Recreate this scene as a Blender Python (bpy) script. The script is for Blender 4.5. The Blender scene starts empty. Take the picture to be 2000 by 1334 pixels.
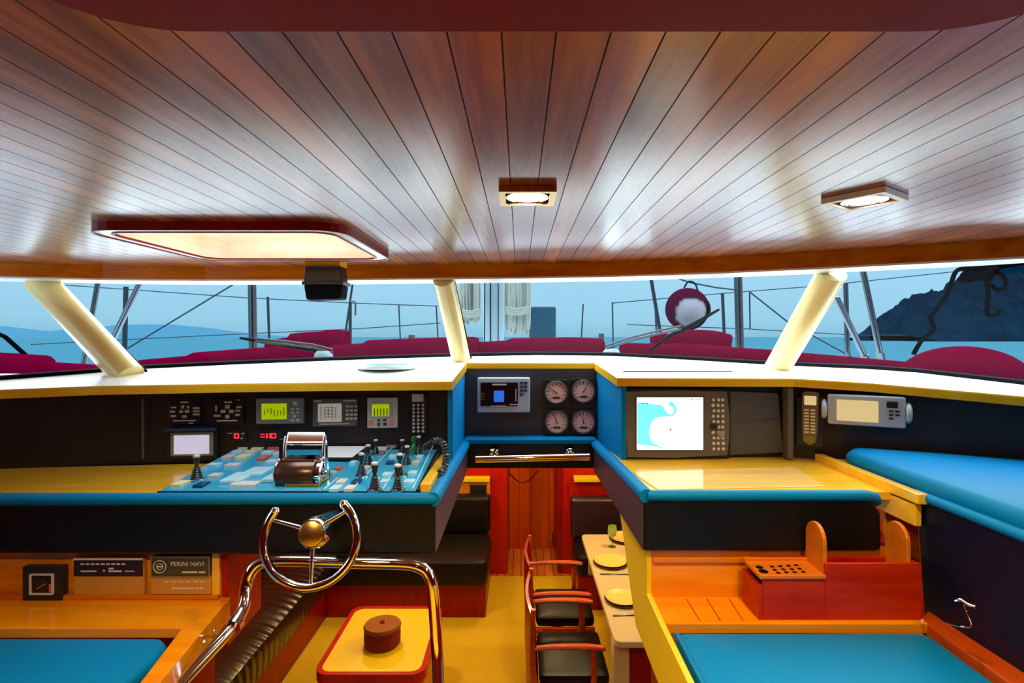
import bpy, bmesh, math, random
from mathutils import Vector, Matrix, Euler
random.seed(7)
S = bpy.context.scene
COL = S.collection
PI = math.pi
F, CX, CY, E = 1050.0, 1015.0, 658.0, 2.35      # lens in pixels, principal point, eye height above the saloon floor

def at(u, v, Y): return Vector(((u-CX)/F*Y, Y, E-(v-CY)/F*Y))
def rz(z): return E+z                             # height given relative to the eye
def atz(u, v, z):                                 # point seen at u,v lying at height z (relative to the eye)
    return at(u, v, -z*F/(v-CY))
def dash(u, v):                                   # point of the gently rising dashboard plane
    return at(u, v, .404/(.1+(v-CY)/F))

# ------------------------------------------------------------------ materials
MATS = {}
def nodes(name):
    m = bpy.data.materials.new(name); m.use_nodes = True
    nt = m.node_tree; b = nt.nodes['Principled BSDF']
    return m, nt, b
def pm(name, col, rough=.5, metal=0, coat=0, emis=None, es=0, bump=0, bs=200, spec=.5, noise=0):
    m, nt, b = nodes(name)
    b.inputs['Base Color'].default_value = (*col, 1)
    b.inputs['Roughness'].default_value = rough
    b.inputs['Metallic'].default_value = metal
    b.inputs['Coat Weight'].default_value = coat
    b.inputs['Coat Roughness'].default_value = .08
    b.inputs['Specular IOR Level'].default_value = spec
    if emis:
        b.inputs['Emission Color'].default_value = (*emis, 1); b.inputs['Emission Strength'].default_value = es
    if bump or noise:
        tc = nt.nodes.new('ShaderNodeTexCoord'); nz = nt.nodes.new('ShaderNodeTexNoise')
        nz.inputs['Scale'].default_value = bs; nz.inputs['Detail'].default_value = 4
        nt.links.new(tc.outputs['Object'], nz.inputs['Vector'])
        if bump:
            bp = nt.nodes.new('ShaderNodeBump'); bp.inputs['Strength'].default_value = bump; bp.inputs['Distance'].default_value = .002
            nt.links.new(nz.outputs['Fac'], bp.inputs['Height']); nt.links.new(bp.outputs['Normal'], b.inputs['Normal'])
        if noise:
            mx = nt.nodes.new('ShaderNodeMix'); mx.data_type = 'RGBA'
            mx.inputs[6].default_value = (*[c*(1-noise) for c in col], 1); mx.inputs[7].default_value = (*[min(1, c*(1+noise)) for c in col], 1)
            nt.links.new(nz.outputs['Fac'], mx.inputs[0]); nt.links.new(mx.outputs[2], b.inputs['Base Color'])
    MATS[name] = m
    return m
def wood(name, c1, c2, rough=.3, coat=.5, scale=(2, 30, 30), gap=None, coatr=.1):
    m, nt, b = nodes(name); N = nt.nodes; L = nt.links
    tc = N.new('ShaderNodeTexCoord'); mp = N.new('ShaderNodeMapping'); mp.inputs['Scale'].default_value = scale
    L.new(tc.outputs['Object'], mp.inputs['Vector'])
    nz = N.new('ShaderNodeTexNoise'); nz.inputs['Scale'].default_value = 1; nz.inputs['Detail'].default_value = 6; nz.inputs['Roughness'].default_value = .6
    L.new(mp.outputs['Vector'], nz.inputs['Vector'])
    cr = N.new('ShaderNodeValToRGB'); cr.color_ramp.elements[0].position = .3; cr.color_ramp.elements[1].position = .7
    cr.color_ramp.elements[0].color = (*c1, 1); cr.color_ramp.elements[1].color = (*c2, 1)
    L.new(nz.outputs['Fac'], cr.inputs['Fac'])
    out = cr.outputs['Color']
    if gap:                                       # plank grooves: (axis, pitch, offset, width share)
        ax, pitch, off, wd = gap
        sx = N.new('ShaderNodeSeparateXYZ'); L.new(tc.outputs['Object'], sx.inputs[0])
        a = N.new('ShaderNodeMath'); a.operation = 'MULTIPLY_ADD'; a.inputs[1].default_value = 1/pitch; a.inputs[2].default_value = off+500
        L.new(sx.outputs[ax], a.inputs[0])
        f = N.new('ShaderNodeMath'); f.operation = 'FRACT'; L.new(a.outputs[0], f.inputs[0])
        l = N.new('ShaderNodeMath'); l.operation = 'LESS_THAN'; l.inputs[1].default_value = wd; L.new(f.outputs[0], l.inputs[0])
        fl = N.new('ShaderNodeMath'); fl.operation = 'FLOOR'; L.new(a.outputs[0], fl.inputs[0])
        wn = N.new('ShaderNodeTexWhiteNoise'); wn.noise_dimensions = '1D'; L.new(fl.outputs[0], wn.inputs['W'])
        hv = N.new('ShaderNodeHueSaturation'); L.new(out, hv.inputs['Color'])
        mr = N.new('ShaderNodeMapRange'); mr.inputs['To Min'].default_value = .8; mr.inputs['To Max'].default_value = 1.25
        L.new(wn.outputs['Value'], mr.inputs['Value']); L.new(mr.outputs[0], hv.inputs['Value'])
        mx = N.new('ShaderNodeMix'); mx.data_type = 'RGBA'; L.new(l.outputs[0], mx.inputs[0]); L.new(hv.outputs[0], mx.inputs[6])
        mx.inputs[7].default_value = (c1[0]*.12, c1[1]*.12, c1[2]*.12, 1)
        out = mx.outputs[2]
        bp = N.new('ShaderNodeBump'); bp.invert = True; bp.inputs['Strength'].default_value = .6; bp.inputs['Distance'].default_value = .002
        L.new(l.outputs[0], bp.inputs['Height']); L.new(bp.outputs[0], b.inputs['Normal'])
        rr = N.new('ShaderNodeMapRange'); rr.inputs['To Min'].default_value = rough; rr.inputs['To Max'].default_value = .9
        L.new(l.outputs[0], rr.inputs['Value']); L.new(rr.outputs[0], b.inputs['Roughness'])
        cw = N.new('ShaderNodeMapRange'); cw.inputs['To Min'].default_value = coat; cw.inputs['To Max'].default_value = 0
        L.new(l.outputs[0], cw.inputs['Value']); L.new(cw.outputs[0], b.inputs['Coat Weight'])
    else:
        b.inputs['Roughness'].default_value = rough; b.inputs['Coat Weight'].default_value = coat
    b.inputs['Coat Roughness'].default_value = coatr
    L.new(out, b.inputs['Base Color'])
    b.inputs['Specular IOR Level'].default_value = .2
    MATS[name] = m
    return m
def glass(name, tint=(.93, .98, 1)):
    m = bpy.data.materials.new(name); m.use_nodes = True; nt = m.node_tree; nt.nodes.clear()
    o = nt.nodes.new('ShaderNodeOutputMaterial'); t = nt.nodes.new('ShaderNodeBsdfTransparent'); g = nt.nodes.new('ShaderNodeBsdfGlossy')
    t.inputs[0].default_value = (*tint, 1); g.inputs['Roughness'].default_value = .02
    lw = nt.nodes.new('ShaderNodeLayerWeight'); lw.inputs['Blend'].default_value = .5; x = nt.nodes.new('ShaderNodeMixShader')
    pw = nt.nodes.new('ShaderNodeMath'); pw.operation = 'POWER'; pw.inputs[1].default_value = 5
    ma = nt.nodes.new('ShaderNodeMath'); ma.operation = 'MULTIPLY_ADD'; ma.inputs[1].default_value = .05; ma.inputs[2].default_value = .003
    nt.links.new(lw.outputs['Facing'], pw.inputs[0]); nt.links.new(pw.outputs[0], ma.inputs[0]); nt.links.new(ma.outputs[0], x.inputs[0]); nt.links.new(t.outputs[0], x.inputs[1]); nt.links.new(g.outputs[0], x.inputs[2]); nt.links.new(x.outputs[0], o.inputs[0])
    MATS[name] = m
    return m

CEIL = wood('ceiling_teak', (.10, .0, .0), (.40, .11, .0), rough=.85, coat=1, coatr=.21, scale=(15, 1.1, 4), gap=(0, .0575, .35, .035))
CEIL.node_tree.nodes['Principled BSDF'].inputs['Coat IOR'].default_value = 1.65
REDW = wood('mahogany', (.32, .002, .0), (.46, .010, .0), rough=.4, coat=.12, scale=(14, 14, 1.6))
DRED = wood('dark_mahogany', (.20, .0005, .0), (.30, .003, .0), rough=.4, coat=.12, scale=(14, 14, 1.6))
ORW = wood('orange_teak', (.66, .17, .0), (.82, .30, .002), rough=.32, coat=.5, scale=(2, 22, 26))
BEAMW = wood('beam_teak', (.48, .09, .0), (.70, .22, .0), rough=.3, coat=.4, scale=(2, 24, 24))
YLW = wood('light_teak', (.80, .38, .01), (.92, .54, .03), rough=.3, coat=.6, scale=(2.5, 20, 20))
DOORW = wood('door_wood', (.40, .02, .0), (.60, .09, .0), rough=.4, coat=.3, scale=(10, 10, 1), gap=(0, .11, .2, .03))
GRATE = wood('floor_grating', (.5, .12, .01), (.7, .2, .02), rough=.4, coat=.2, scale=(8, 3, 3), gap=(0, .08, .1, .08))
CHAIRW = wood('chair_wood', (.34, .015, .0), (.60, .10, .01), rough=.4, coat=.15, scale=(3, 20, 20))
LEA = pm('teal_leather', (.0, .18, .42), .5, bump=.25, bs=350, spec=.1)
LEA_SHADE = pm('shaded_leather', (.0, .004, .018), .4, bump=.25, bs=350, spec=.3)  # locker-face leather: cushion leather with its shade put into the colour
BLK = pm('black_leather', (.004, .003, .003), .42, bump=.2, bs=300, spec=.28)
PANEL = pm('black_fascia', (.016, .009, .009), .38)
GREYP = pm('grey_fascia', (.07, .07, .075), .42)
WHT = pm('dashboard_laminate', (.9, .88, .82), .28, coat=.3)
CRM = pm('cream_paint', (.84, .64, .24), .3, coat=.5)
CHR = pm('chrome', (.9, .88, .86), .07, metal=1)
STL = pm('stainless_steel', (.09, .11, .13), .22, metal=1)
BRS = pm('brass', (.75, .48, .12), .25, metal=1)
CARP = pm('yellow_carpet', (.72, .45, .0), .9, bump=.5, bs=400, noise=.12)
YLAM = pm('yellow_laminate', (.88, .60, .0), .4)
YPAN = pm('yellow_panel', (.80, .50, .0), .5)
CLOTH = pm('table_linen', (.58, .42, .18), .8, bump=.3, bs=300)
BURG = pm('burgundy_canvas', (.05, .0003, .0075), 1, bump=.4, bs=60, noise=.2, spec=0)
GREL = pm('white_gelcoat', (.72, .75, .77), .4)
ROPE = pm('grey_rope', (.13, .15, .13), .9, bump=.6, bs=150)
BROPE = pm('black_rope', (.0008, .0008, .0016), 1, spec=0)
RUB = pm('black_rubber', (.002, .002, .003), .7, spec=.06)
PLB = pm('black_plastic', (.012, .012, .014), .3)
PLG = pm('grey_plastic', (.22, .22, .21), .4)
PLL = pm('pale_grey_plastic', (.42, .48, .53), .4)
PLC = pm('cream_plastic', (.6, .56, .5), .4)
PLD = pm('brown_grey_plastic', (.11, .095, .085), .4)
KEYW = pm('white_keys', (.62, .6, .57), .5)
KEYG = pm('grey_keys', (.6, .56, .52), .5)
BLUP = pm('blue_panel', (.03, .38, .62), .25, coat=.4, noise=.1, bs=20)
PAPER = pm('white_chart_paper', (.85, .88, .88), .6)
SCW = pm('screen_white', (.8, .8, .8), .2, emis=(1, 1, 1), es=1.1)
SCC = pm('screen_cyan', (.1, .5, .5), .3, emis=(.18, .95, 1), es=.95)
SCG = pm('screen_green', (.1, .15, 0), .3, emis=(.42, .55, .0), es=.75)
SCL = pm('screen_lavender', (.2, .2, .25), .3, emis=(.55, .52, .68), es=.9)
SCY = pm('screen_amber', (.3, .25, .1), .3, emis=(.72, .55, .25), es=.8)
SCGY = pm('screen_grey', (.2, .18, .16), .3, emis=(.4, .36, .3), es=.6)
SCB = pm('screen_blue', (.0, .02, .1), .3, emis=(.02, .14, .65), es=1)
SCK = pm('screen_dark', (.01, .006, .01), .15)
LED = pm('red_led', (.3, 0, 0), .3, emis=(1, .02, .03), es=2.2)
GREEN = pm('green_plastic', (.01, .16, .05), .25)
GFACE = pm('gauge_face', (.85, .52, .44), .35)
GMARK = pm('gauge_marks', (.05, .02, .02), .5)
LAMP = pm('lamp_glow', (1, .9, .7), .3, emis=(1, .82, .5), es=28)
PLATE = pm('yellow_glaze', (.86, .60, .13), .25)
CHARG = pm('charger_glaze', (.10, .05, .03), .3)
SILV = pm('brass_plate', (.42, .30, .12), .3, metal=.8)
TERR = pm('brown_basketry', (.26, .075, .0), .9, bump=.8, bs=90, noise=.3)
TERD = pm('dark_red_basketry', (.16, .003, .0), .9, bump=.8, bs=90, noise=.3)
GLS = glass('window_glass')
GLD = glass('drinking_glass', (.6, .8, .4))

# ------------------------------------------------------------------ mesh helpers
def fin(bm, bev=0, seg=2, smooth=False):
    bmesh.ops.remove_doubles(bm, verts=bm.verts, dist=1e-6)
    bmesh.ops.recalc_face_normals(bm, faces=bm.faces)
    if bev:
        es = [e for e in bm.edges if len(e.link_faces) == 2 and e.calc_face_angle(0) > .5]
        bmesh.ops.bevel(bm, geom=es, offset=bev, segments=seg, profile=.5, affect='EDGES', clamp_overlap=True)
    return bm
def prop(o, label=None, cat=None, group=None, kind=None):
    if label: o['label'] = label
    if cat: o['category'] = cat
    if group: o['group'] = group
    if kind: o['kind'] = kind
    return o
def thing(name, loc, label, cat, group=None, rot=(0, 0, 0), kind=None):
    o = bpy.data.objects.new(name, None); COL.objects.link(o); o.empty_display_size = .05
    o.location = loc; o.rotation_euler = rot
    return prop(o, label, cat, group, kind)
def wloc(p):
    l = Vector(p.location)
    while p.parent: p = p.parent; l += Vector(p.location)
    return l
def obj(name, bm, mat, parent=None, local=False, smooth=False, label=None, cat=None, group=None, kind=None):
    """one mesh; world-coordinate vertices are shifted to the origin of the thing unless local"""
    if isinstance(mat, str): mat = MATS[mat]
    me = bpy.data.meshes.new(name); bm.to_mesh(me); bm.free()
    o = bpy.data.objects.new(name, me); COL.objects.link(o); me.materials.append(mat)
    if smooth:
        for p in me.polygons: p.use_smooth = True
        try: me.set_sharp_from_angle(angle=.7)
        except Exception: pass
    if parent: o.parent = parent
    if not local:
        if parent: off = wloc(parent)
        else:
            xs = [v.co for v in me.vertices]
            off = Vector(((min(c.x for c in xs)+max(c.x for c in xs))/2, (min(c.y for c in xs)+max(c.y for c in xs))/2, min(c.z for c in xs)))
            o.location = off
        me.transform(Matrix.Translation(-off))
    return prop(o, label, cat, group, kind)
def B(): return bmesh.new()
def a_box(bm, x0, x1, y0, y1, z0, z1):
    vs = [bm.verts.new((x, y, z)) for x in (x0, x1) for y in (y0, y1) for z in (z0, z1)]
    for f in ((0, 1, 3, 2), (4, 6, 7, 5), (0, 4, 5, 1), (2, 3, 7, 6), (0, 2, 6, 4), (1, 5, 7, 3)): bm.faces.new([vs[i] for i in f])
    return bm
def box(x0, x1, y0, y1, z0, z1, bev=0, seg=2): return fin(a_box(B(), x0, x1, y0, y1, z0, z1), bev, seg)
def a_prism(bm, pts, vec):
    a = [bm.verts.new(p) for p in pts]; v = Vector(vec); b = [bm.verts.new(Vector(p)+v) for p in pts]
    bm.faces.new(a); bm.faces.new(b[::-1]); n = len(a)
    for i in range(n): bm.faces.new((a[i], b[i], b[(i+1) % n], a[(i+1) % n]))
    return bm
def prism(pts, vec, bev=0, seg=2): return fin(a_prism(B(), pts, vec), bev, seg)
def a_loft(bm, rows, closed=False, cap=False):
    R = [[bm.verts.new(p) for p in r] for r in rows]; n = len(R[0])
    for i in range(len(R)-1):
        for j in range(n if closed else n-1):
            bm.faces.new((R[i][j], R[i+1][j], R[i+1][(j+1) % n], R[i][(j+1) % n]))
    if cap and closed:
        bm.faces.new(R[0]); bm.faces.new(R[-1][::-1])
    return bm
def spline(pts, n=8):
    P = [Vector(p) for p in pts]; out = []
    for i in range(len(P)-1):
        p0 = P[max(i-1, 0)]; p1 = P[i]; p2 = P[i+1]; p3 = P[min(i+2, len(P)-1)]
        for k in range(n):
            t = k/n
            out.append(.5*((2*p1)+(p2-p0)*t+(2*p0-5*p1+4*p2-p3)*t*t+(3*p1-p0-3*p2+p3)*t**3))
    return out+[P[-1]]
def a_tube(bm, pts, r, seg=10, flat=1):
    """tube through pts, r a number or a list; flat squeezes its height"""
    P = [Vector(p) for p in pts]; n = len(P); rows = []; up = None
    for i, p in enumerate(P):
        t = (P[min(i+1, n-1)]-P[max(i-1, 0)])
        if t.length < 1e-9: t = Vector((0, 0, 1))
        t.normalize()
        if up is None: up = Vector((0, 0, 1)) if abs(t.z) < .9 else Vector((1, 0, 0))
        s = t.cross(up).normalized(); up = s.cross(t).normalized()
        rr = r[i*(len(r)-1)//max(n-1, 1)] if isinstance(r, (list, tuple)) else r
        rows.append([p+s*(math.cos(a)*rr)+up*(math.sin(a)*rr*flat) for a in [2*PI*k/seg for k in range(seg)]])
    return a_loft(bm, rows, True, True)
def tube(pts, r, seg=10, sp=0, flat=1): return fin(a_tube(B(), spline(pts, sp) if sp else pts, r, seg, flat))
def a_lathe(bm, prof, c=(0, 0, 0), axis='Z', seg=20):
    c = Vector(c); rows = []
    for r, h in prof:
        row = []
        for k in range(seg):
            a = 2*PI*k/seg; x, y = math.cos(a)*r, math.sin(a)*r
            row.append(c+(Vector((x, y, h)) if axis == 'Z' else Vector((x, h, y)) if axis == 'Y' else Vector((h, x, y))))
        rows.append(row)
    return a_loft(bm, rows, True, True)
def lathe(prof, c=(0, 0, 0), axis='Z', seg=20): return fin(a_lathe(B(), prof, c, axis, seg))
def rrect(x0, x1, y0, y1, r, n=5):
    out = []
    for cx, cy, a0 in ((x1-r, y1-r, 0), (x0+r, y1-r, 90), (x0+r, y0+r, 180), (x1-r, y0+r, 270)):
        for k in range(n+1):
            a = math.radians(a0+90*k/n); out.append((cx+r*math.cos(a), cy+r*math.sin(a)))
    return out
def ring(outer, inner, z0, z1):
    rows = [[(x, y, z0) for x, y in outer], [(x, y, z1) for x, y in outer], [(x, y, z1) for x, y in inner], [(x, y, z0) for x, y in inner], [(x, y, z0) for x, y in outer]]
    return fin(a_loft(B(), rows, True))
def rplate(x0, x1, z0, z1, y0, y1, r=.004, bev=.0):
    """rounded plate in the local x-z plane, from depth y0 to y1"""
    return prism([(x, y0, z) for x, z in rrect(x0, x1, z0, z1, r)], (0, y1-y0, 0), bev)
def cushion(x0, x1, y0, y1, z0, z1, r=.04, crown=.015, n=10):
    """padded cushion with soft edges and a slight crown"""
    bm = B(); rows = []
    base = lambda ins: rrect(x0+ins, x1-ins, y0+ins, y1-ins, max(r-ins*.5, .008), 4)
    for ins, z in ((.006, z0), (0, z0+(z1-z0)*.3), (0, z0+(z1-z0)*.65), (r*.2, z1-r*.22), (r*.55, z1-r*.05), (r*1.2, z1+crown*.35), (min(x1-x0, y1-y0)*.25, z1+crown*.85), (min(x1-x0, y1-y0)*.4, z1+crown)):
        rows.append([(x, y, z) for x, y in base(ins)])
    return fin(a_loft(bm, rows, True, True))
def lettering(txt, size, mat, parent, loc, rot=(PI/2, 0, 0), name='lettering', ext=.0006):
    c = bpy.data.curves.new('lettering_curve', 'FONT'); c.body = txt; c.size = size; c.extrude = ext; c.align_x = 'CENTER'; c.align_y = 'CENTER'
    f = bpy.data.objects.new('lettering_curve', c); COL.objects.link(f)
    me = bpy.data.meshes.new_from_object(f.evaluated_get(bpy.context.evaluated_depsgraph_get())); bpy.data.objects.remove(f)
    o = bpy.data.objects.new(name, me); COL.objects.link(o); me.materials.clear(); me.materials.append(mat); o.parent = parent; o.location = loc; o.rotation_euler = rot
    return o
def struct(name, bm, mat, **k): return obj(name, bm, mat, kind='structure', **k)

# ------------------------------------------------------------------ setting: roof, walls, floors
ZC = .32
hx0, hx1, hy0, hy1 = -1.235, -.495, 1.49, 2.11     # roof hatch
def beam_line(k): return None
BU = [(-900, 490, 528), (-400, 505, 538), (0, 513, 541), (200, 519, 544), (400, 521, 545), (640, 520, 544), (850, 517, 542), (1020, 515, 539), (1200, 511, 535), (1400, 503, 528), (1600, 492, 520), (1800, 479, 511), (2000, 466, 503), (2500, 425, 470)]
BT = [at(u, vt, ZC*F/(CY-vt)) for u, vt, vb in BU]
BZ = .262
BB = [Vector((p.x, p.y, rz(BZ))) for p in BT]
bm = B()
i0, i1 = .045, .045
X0, X1, Y0 = -3.0, 3.0, -2.2
ix0, ix1, iy0, iy1 = hx0+.03, hx1-.03, hy0+.03, hy1-.03
zc = rz(ZC)
def quad(bm, *p): bm.faces.new([bm.verts.new(q) for q in p])
def ceil_front(x):
    for a, b in zip(BT, BT[1:]):
        if a.x <= x <= b.x: return a.y+(b.y-a.y)*(x-a.x)/(b.x-a.x)
    return BT[0].y if x < BT[0].x else BT[-1].y
quad(bm, (X0, Y0, zc), (X1, Y0, zc), (X1, iy0, zc), (X0, iy0, zc))
quad(bm, (X0, iy0, zc), (ix0, iy0, zc), (ix0, iy1, zc), (X0, iy1, zc))
xs = sorted([X0, ix0, ix1, X1]+[p.x for p in BT if X0 < p.x < X1])
for a, b in zip(xs, xs[1:]):
    fa, fb = ceil_front(a)+.02, ceil_front(b)+.02
    lo = iy1 if b <= ix1+1e-6 else iy0
    quad(bm, (a, lo, zc), (b, lo, zc), (b, max(fb, lo), zc), (a, max(fa, lo), zc))
me_faces = bm.faces[:]
struct('ceiling', bm, CEIL)
bpy.data.objects['ceiling'].location; c_ = bpy.data.objects['ceiling']
c_.data.transform(Matrix.Translation(c_.location)); c_.location = (0, 0, 0)
# roof above the lining
bm = B(); 
for a, b in ((X0, ix0-.03), (ix1+.03, X1)): a_box(bm, a, b, Y0, 1.7, zc+.1, zc+.13)
a_box(bm, ix0-.03, ix1+.03, Y0, iy0-.03, zc+.1, zc+.13)
struct('trim_1', bm, GREL)
# wooden beam over the windscreen, and its white underside
rows = []
UND = [(p.x, p.y+.13, rz(BZ)) for i, p in enumerate(BT)]
bm = B()
a_loft(bm, [[tuple(p) for p in BT], [tuple(p) for p in BB], [(p[0], p[1], p[2]+.004) for p in UND], [(p[0], p[1], zc+.01) for p in UND], [tuple(p+Vector((0, 0, .01))) for p in BT], [tuple(p) for p in BT]])
struct('trim_2', fin(bm, 0), BEAMW)
bm = B()
a_loft(bm, [[(p.x, p.y+.002, p.z-.007) for p in BB], [(p[0], p[1]+.05, p[2]-.007) for p in UND], [(p[0], p[1]+.05, p[2]+.03) for p in UND], [(p.x, p.y+.002, p.z+.001) for p in BB], [(p.x, p.y+.002, p.z-.007) for p in BB]])
struct('trim_3', fin(bm), WHT)
# raised lining panel nearest the viewer
pp = rrect(-.46, .53, -1.4, .545, .13, 8)
struct('trim_4', prism([(x, y, zc-.012) for x, y in pp], (0, 0, .011), .003), wood('panel_mahogany', (.12, .0, 0), (.16, .001, 0), .7, .05, (14, 1, 4)))
# saloon floor, helm sole, walls
struct('floor', box(-1.62, 2.35, 2.2, 5.28, -.03, 0), CARP)
struct('floor_grating', box(-.4, .6, 5.28, 6.0, -.03, .004), GRATE)
struct('floor_helm', box(-2.3, 2.3, -2.1, 1.02, 1.0, 1.04), CARP)
struct('wall_helm_front', box(-2.3, 2.3, .98, 1.02, -.03, 1.0), DRED)
struct('wall_back', box(-2.9, 2.9, -2.2, -2.12, 1.0, zc), DRED)
struct('wall_saloon_left', box(-2.32, -2.25, 1.02, 5.95, -.03, rz(-.45)), REDW)
struct('wall_saloon_right', box(2.3, 2.36, 1.02, 6.0, -.03, rz(-.45)), REDW)
struct('wall_saloon_front', fin(a_box(a_box(B(), -2.3, -.125, 5.32, 5.38, -.03, rz(-.42)), .43, 2.3, 5.32, 5.38, -.03, rz(-.42))), REDW)
struct('ceiling_saloon', box(-2.3, 2.3, 2.75, 6.3, rz(-.44), rz(-.41)), CRM)
# passage jambs and door beyond
struct('trim_5', fin(a_box(a_box(B(), -.165, -.12, 5.34, 6.0, 0, rz(-.44)), .38, .43, 5.34, 6.0, 0, rz(-.44))), DRED)
d = struct('door_1', box(-.12, .38, 5.95, 5.99, .0, rz(-.44), .003), DOORW)
bmx = tube([at(990+ (i/12)*62, 917+25*math.sin(PI*i/12), 5.94) for i in range(13)], .006, 6)
obj('door_panel_arc', bmx, DRED, d)
obj('door_handle', tube([at(1077, 1040, 5.9), at(1077, 1062, 5.9)], .012, 8), CHR, d, smooth=True)
# helm side walls below the side windows, and hull sides
for sx, nm in ((-1, 'wall_left'), (1, 'wall_right')):
    x = 2.35 if sx < 0 else 2.28
    struct(nm, box(min(sx*x, sx*(x+.06)), max(sx*x, sx*(x+.06)), -2.15, 1.9, 1.0, rz(-.2)), DRED)

for sx, nm in ((-1, 'wall_left_added'), (1, 'wall_right_added')):  # unseen walls added to shorten the side openings and cut their light
    a_, b_ = (2.38, 2.92) if sx < 0 else (2.31, 2.45)
    struct(nm, prism([(sx*a_, .35, rz(-.2)), (sx*a_, -2.15, rz(-.2)), (sx*b_, -2.15, zc), (sx*b_, .35, zc)], (sx*.05, 0, 0)), DRED)
# ------------------------------------------------------------------ windscreen glass, seals
BASE = [(-330, 766), (0, 743), (130, 733), (285, 721), (450, 713), (600, 707), (760, 701), (900, 697), (1050, 694.5), (1200, 696), (1350, 704), (1500, 713), (1560, 716), (1700, 722), (1800, 729), (2000, 752), (2300, 790)]
BP = [dash(u, v) for u, v in BASE]
def head_at(x):
    for a, b in zip(UND, UND[1:]):
        if a[0] <= x <= b[0]: t = (x-a[0])/(b[0]-a[0]); return Vector((x, a[1]+(b[1]-a[1])*t-.02, rz(BZ)-.005))
    e = UND[0] if x < UND[0][0] else UND[-1]
    return Vector((x, e[1]-.02, rz(BZ)-.005))
def px_base(u):
    for (a, va), (b, vb) in zip(BASE, BASE[1:]):
        if a <= u <= b: return dash(u, va+(vb-va)*(u-a)/(b-a))
PILL = {'l': (dash(248, 731), at(78, 549, BZ*F/(CY-549.))), 'c': (dash(901, 704), at(866, 544, BZ*F/(CY-544.))), 'r': (dash(1518, 719), at(1627, 530, BZ*F/(CY-530.)))}
seg = [(-330, 250, -2.9, PILL['l'][1].x), (250, 901, PILL['l'][1].x, PILL['c'][1].x), (901, 1518, PILL['c'][1].x, PILL['r'][1].x), (1518, 2300, PILL['r'][1].x, 2.35)]
for k, (ua, ub, xa, xb) in enumerate(seg):
    lo = [px_base(ua+(ub-ua)*i/8)+Vector((0, .035, .0)) for i in range(9)]
    hi = [head_at(xa+(xb-xa)*i/8) for i in range(9)]
    bm = B(); a_loft(bm, [lo, hi])
    struct('window_%d' % (k+1), bm, GLS)
for k, sx in enumerate((-1, 1)):
    bm = B(); xx = 2.9 if sx < 0 else 2.42; YA = .35
    quad(bm, (sx*(xx-.55 if sx < 0 else xx-.12), YA, rz(-.2)), (sx*(xx-.55 if sx < 0 else xx-.12), 1.85, rz(-.2)), (sx*xx, 1.85, rz(BZ)+.05), (sx*xx, YA, rz(BZ)+.05))
    struct('window_%d' % (k+5), bm, GLS)
for nm, key, lab in (('windscreen_pillar', 'l', 'long slanting cream round pillar at the port end of the windscreen'),
                     ('windscreen_pillar', 'c', 'short upright cream round pillar beside the recessed instrument panel'),
                     ('windscreen_pillar', 'r', 'cream round pillar between windscreen and black handset, leaning towards the island')):
    b, t = PILL[key]; r = {'l': .062, 'c': .048, 'r': .056}[key]
    d_ = (t-b).normalized()
    o = obj(nm, tube([b-d_*.02+Vector((0, 0, -.0)), b+d_*.01, t-d_*.005], [r*1.02, r, r], 28), CRM, smooth=True, label=lab, cat='pillar', group='windscreen pillars')
    obj('rubber_seal', tube([b+Vector((r*.95, .04, .01)), t+Vector((r*.95, .02, -.01))], .006, 6), RUB, o)
    o_ = o
bm = tube([p+Vector((0, .03, .006)) for p in BP], .0155, 8); struct('trim_6', bm, RUB)

# ------------------------------------------------------------------ dashboard shelf
front = [(-330, 790), (0, 762), (180, 755), (450, 750), (640, 747.5), (883, 746), (912, 709), (1160, 709), (1205, 739), (1550, 740), (1700, 749), (2000, 775), (2300, 806)]
FP = [dash(u, v) for u, v in front]
D = thing('dashboard', dash(1040, 705), 'long curved cream-topped dashboard shelf with teak front edge below the windscreen', 'dashboard')
top = FP+[p+Vector((0, .07, .007)) for p in BP[::-1]]
obj('top', prism(top, (0, 0, -.02)), WHT, D)
bm = B(); TH = .033
rows = [[tuple(p+Vector((0, -.004, .0015))) for p in FP], [tuple(p+Vector((0, -.006, -.004))) for p in FP], [tuple(p+Vector((0, -.006, -TH))) for p in FP], [tuple(p+Vector((0, .05, -TH))) for p in FP], [tuple(p+Vector((0, .012, .0015))) for p in FP]]
rows.append(rows[0])
obj('wooden_edge', fin(a_loft(bm, rows)), YLW, D)
vent = dash(757, 719)
obj('round_vent', lathe([(.0, .0), (.115, .0), (.115, .010), (.1, .013), (.0, .013)], vent+Vector((0, 0, .0)), seg=36), pm('vent_glass', (.25, .55, .65), .08, coat=1), D, smooth=True, label='round pale blue glass deck prism set in the shelf')
obj('vent_rim', fin(a_loft(B(), [[vent+Vector((math.cos(a)*r, math.sin(a)*r, h)) for a in [2*PI*k/40 for k in range(40)]] for r, h in ((.115, .012), (.112, .018), (.125, .019), (.135, .010), (.138, .0))], True)), WHT, D, smooth=True)
obj('air_slot', fin(a_prism(B(), [dash(1217, 727.2)+Vector((0, 0, .001)), dash(1430, 726.6)+Vector((0, 0, .001)), dash(1430, 725.2)+Vector((0, 0, .001)), dash(1217, 725.8)+Vector((0, 0, .001))], (0, 0, .0015))), RUB, D, label='thin black air slot')

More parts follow.
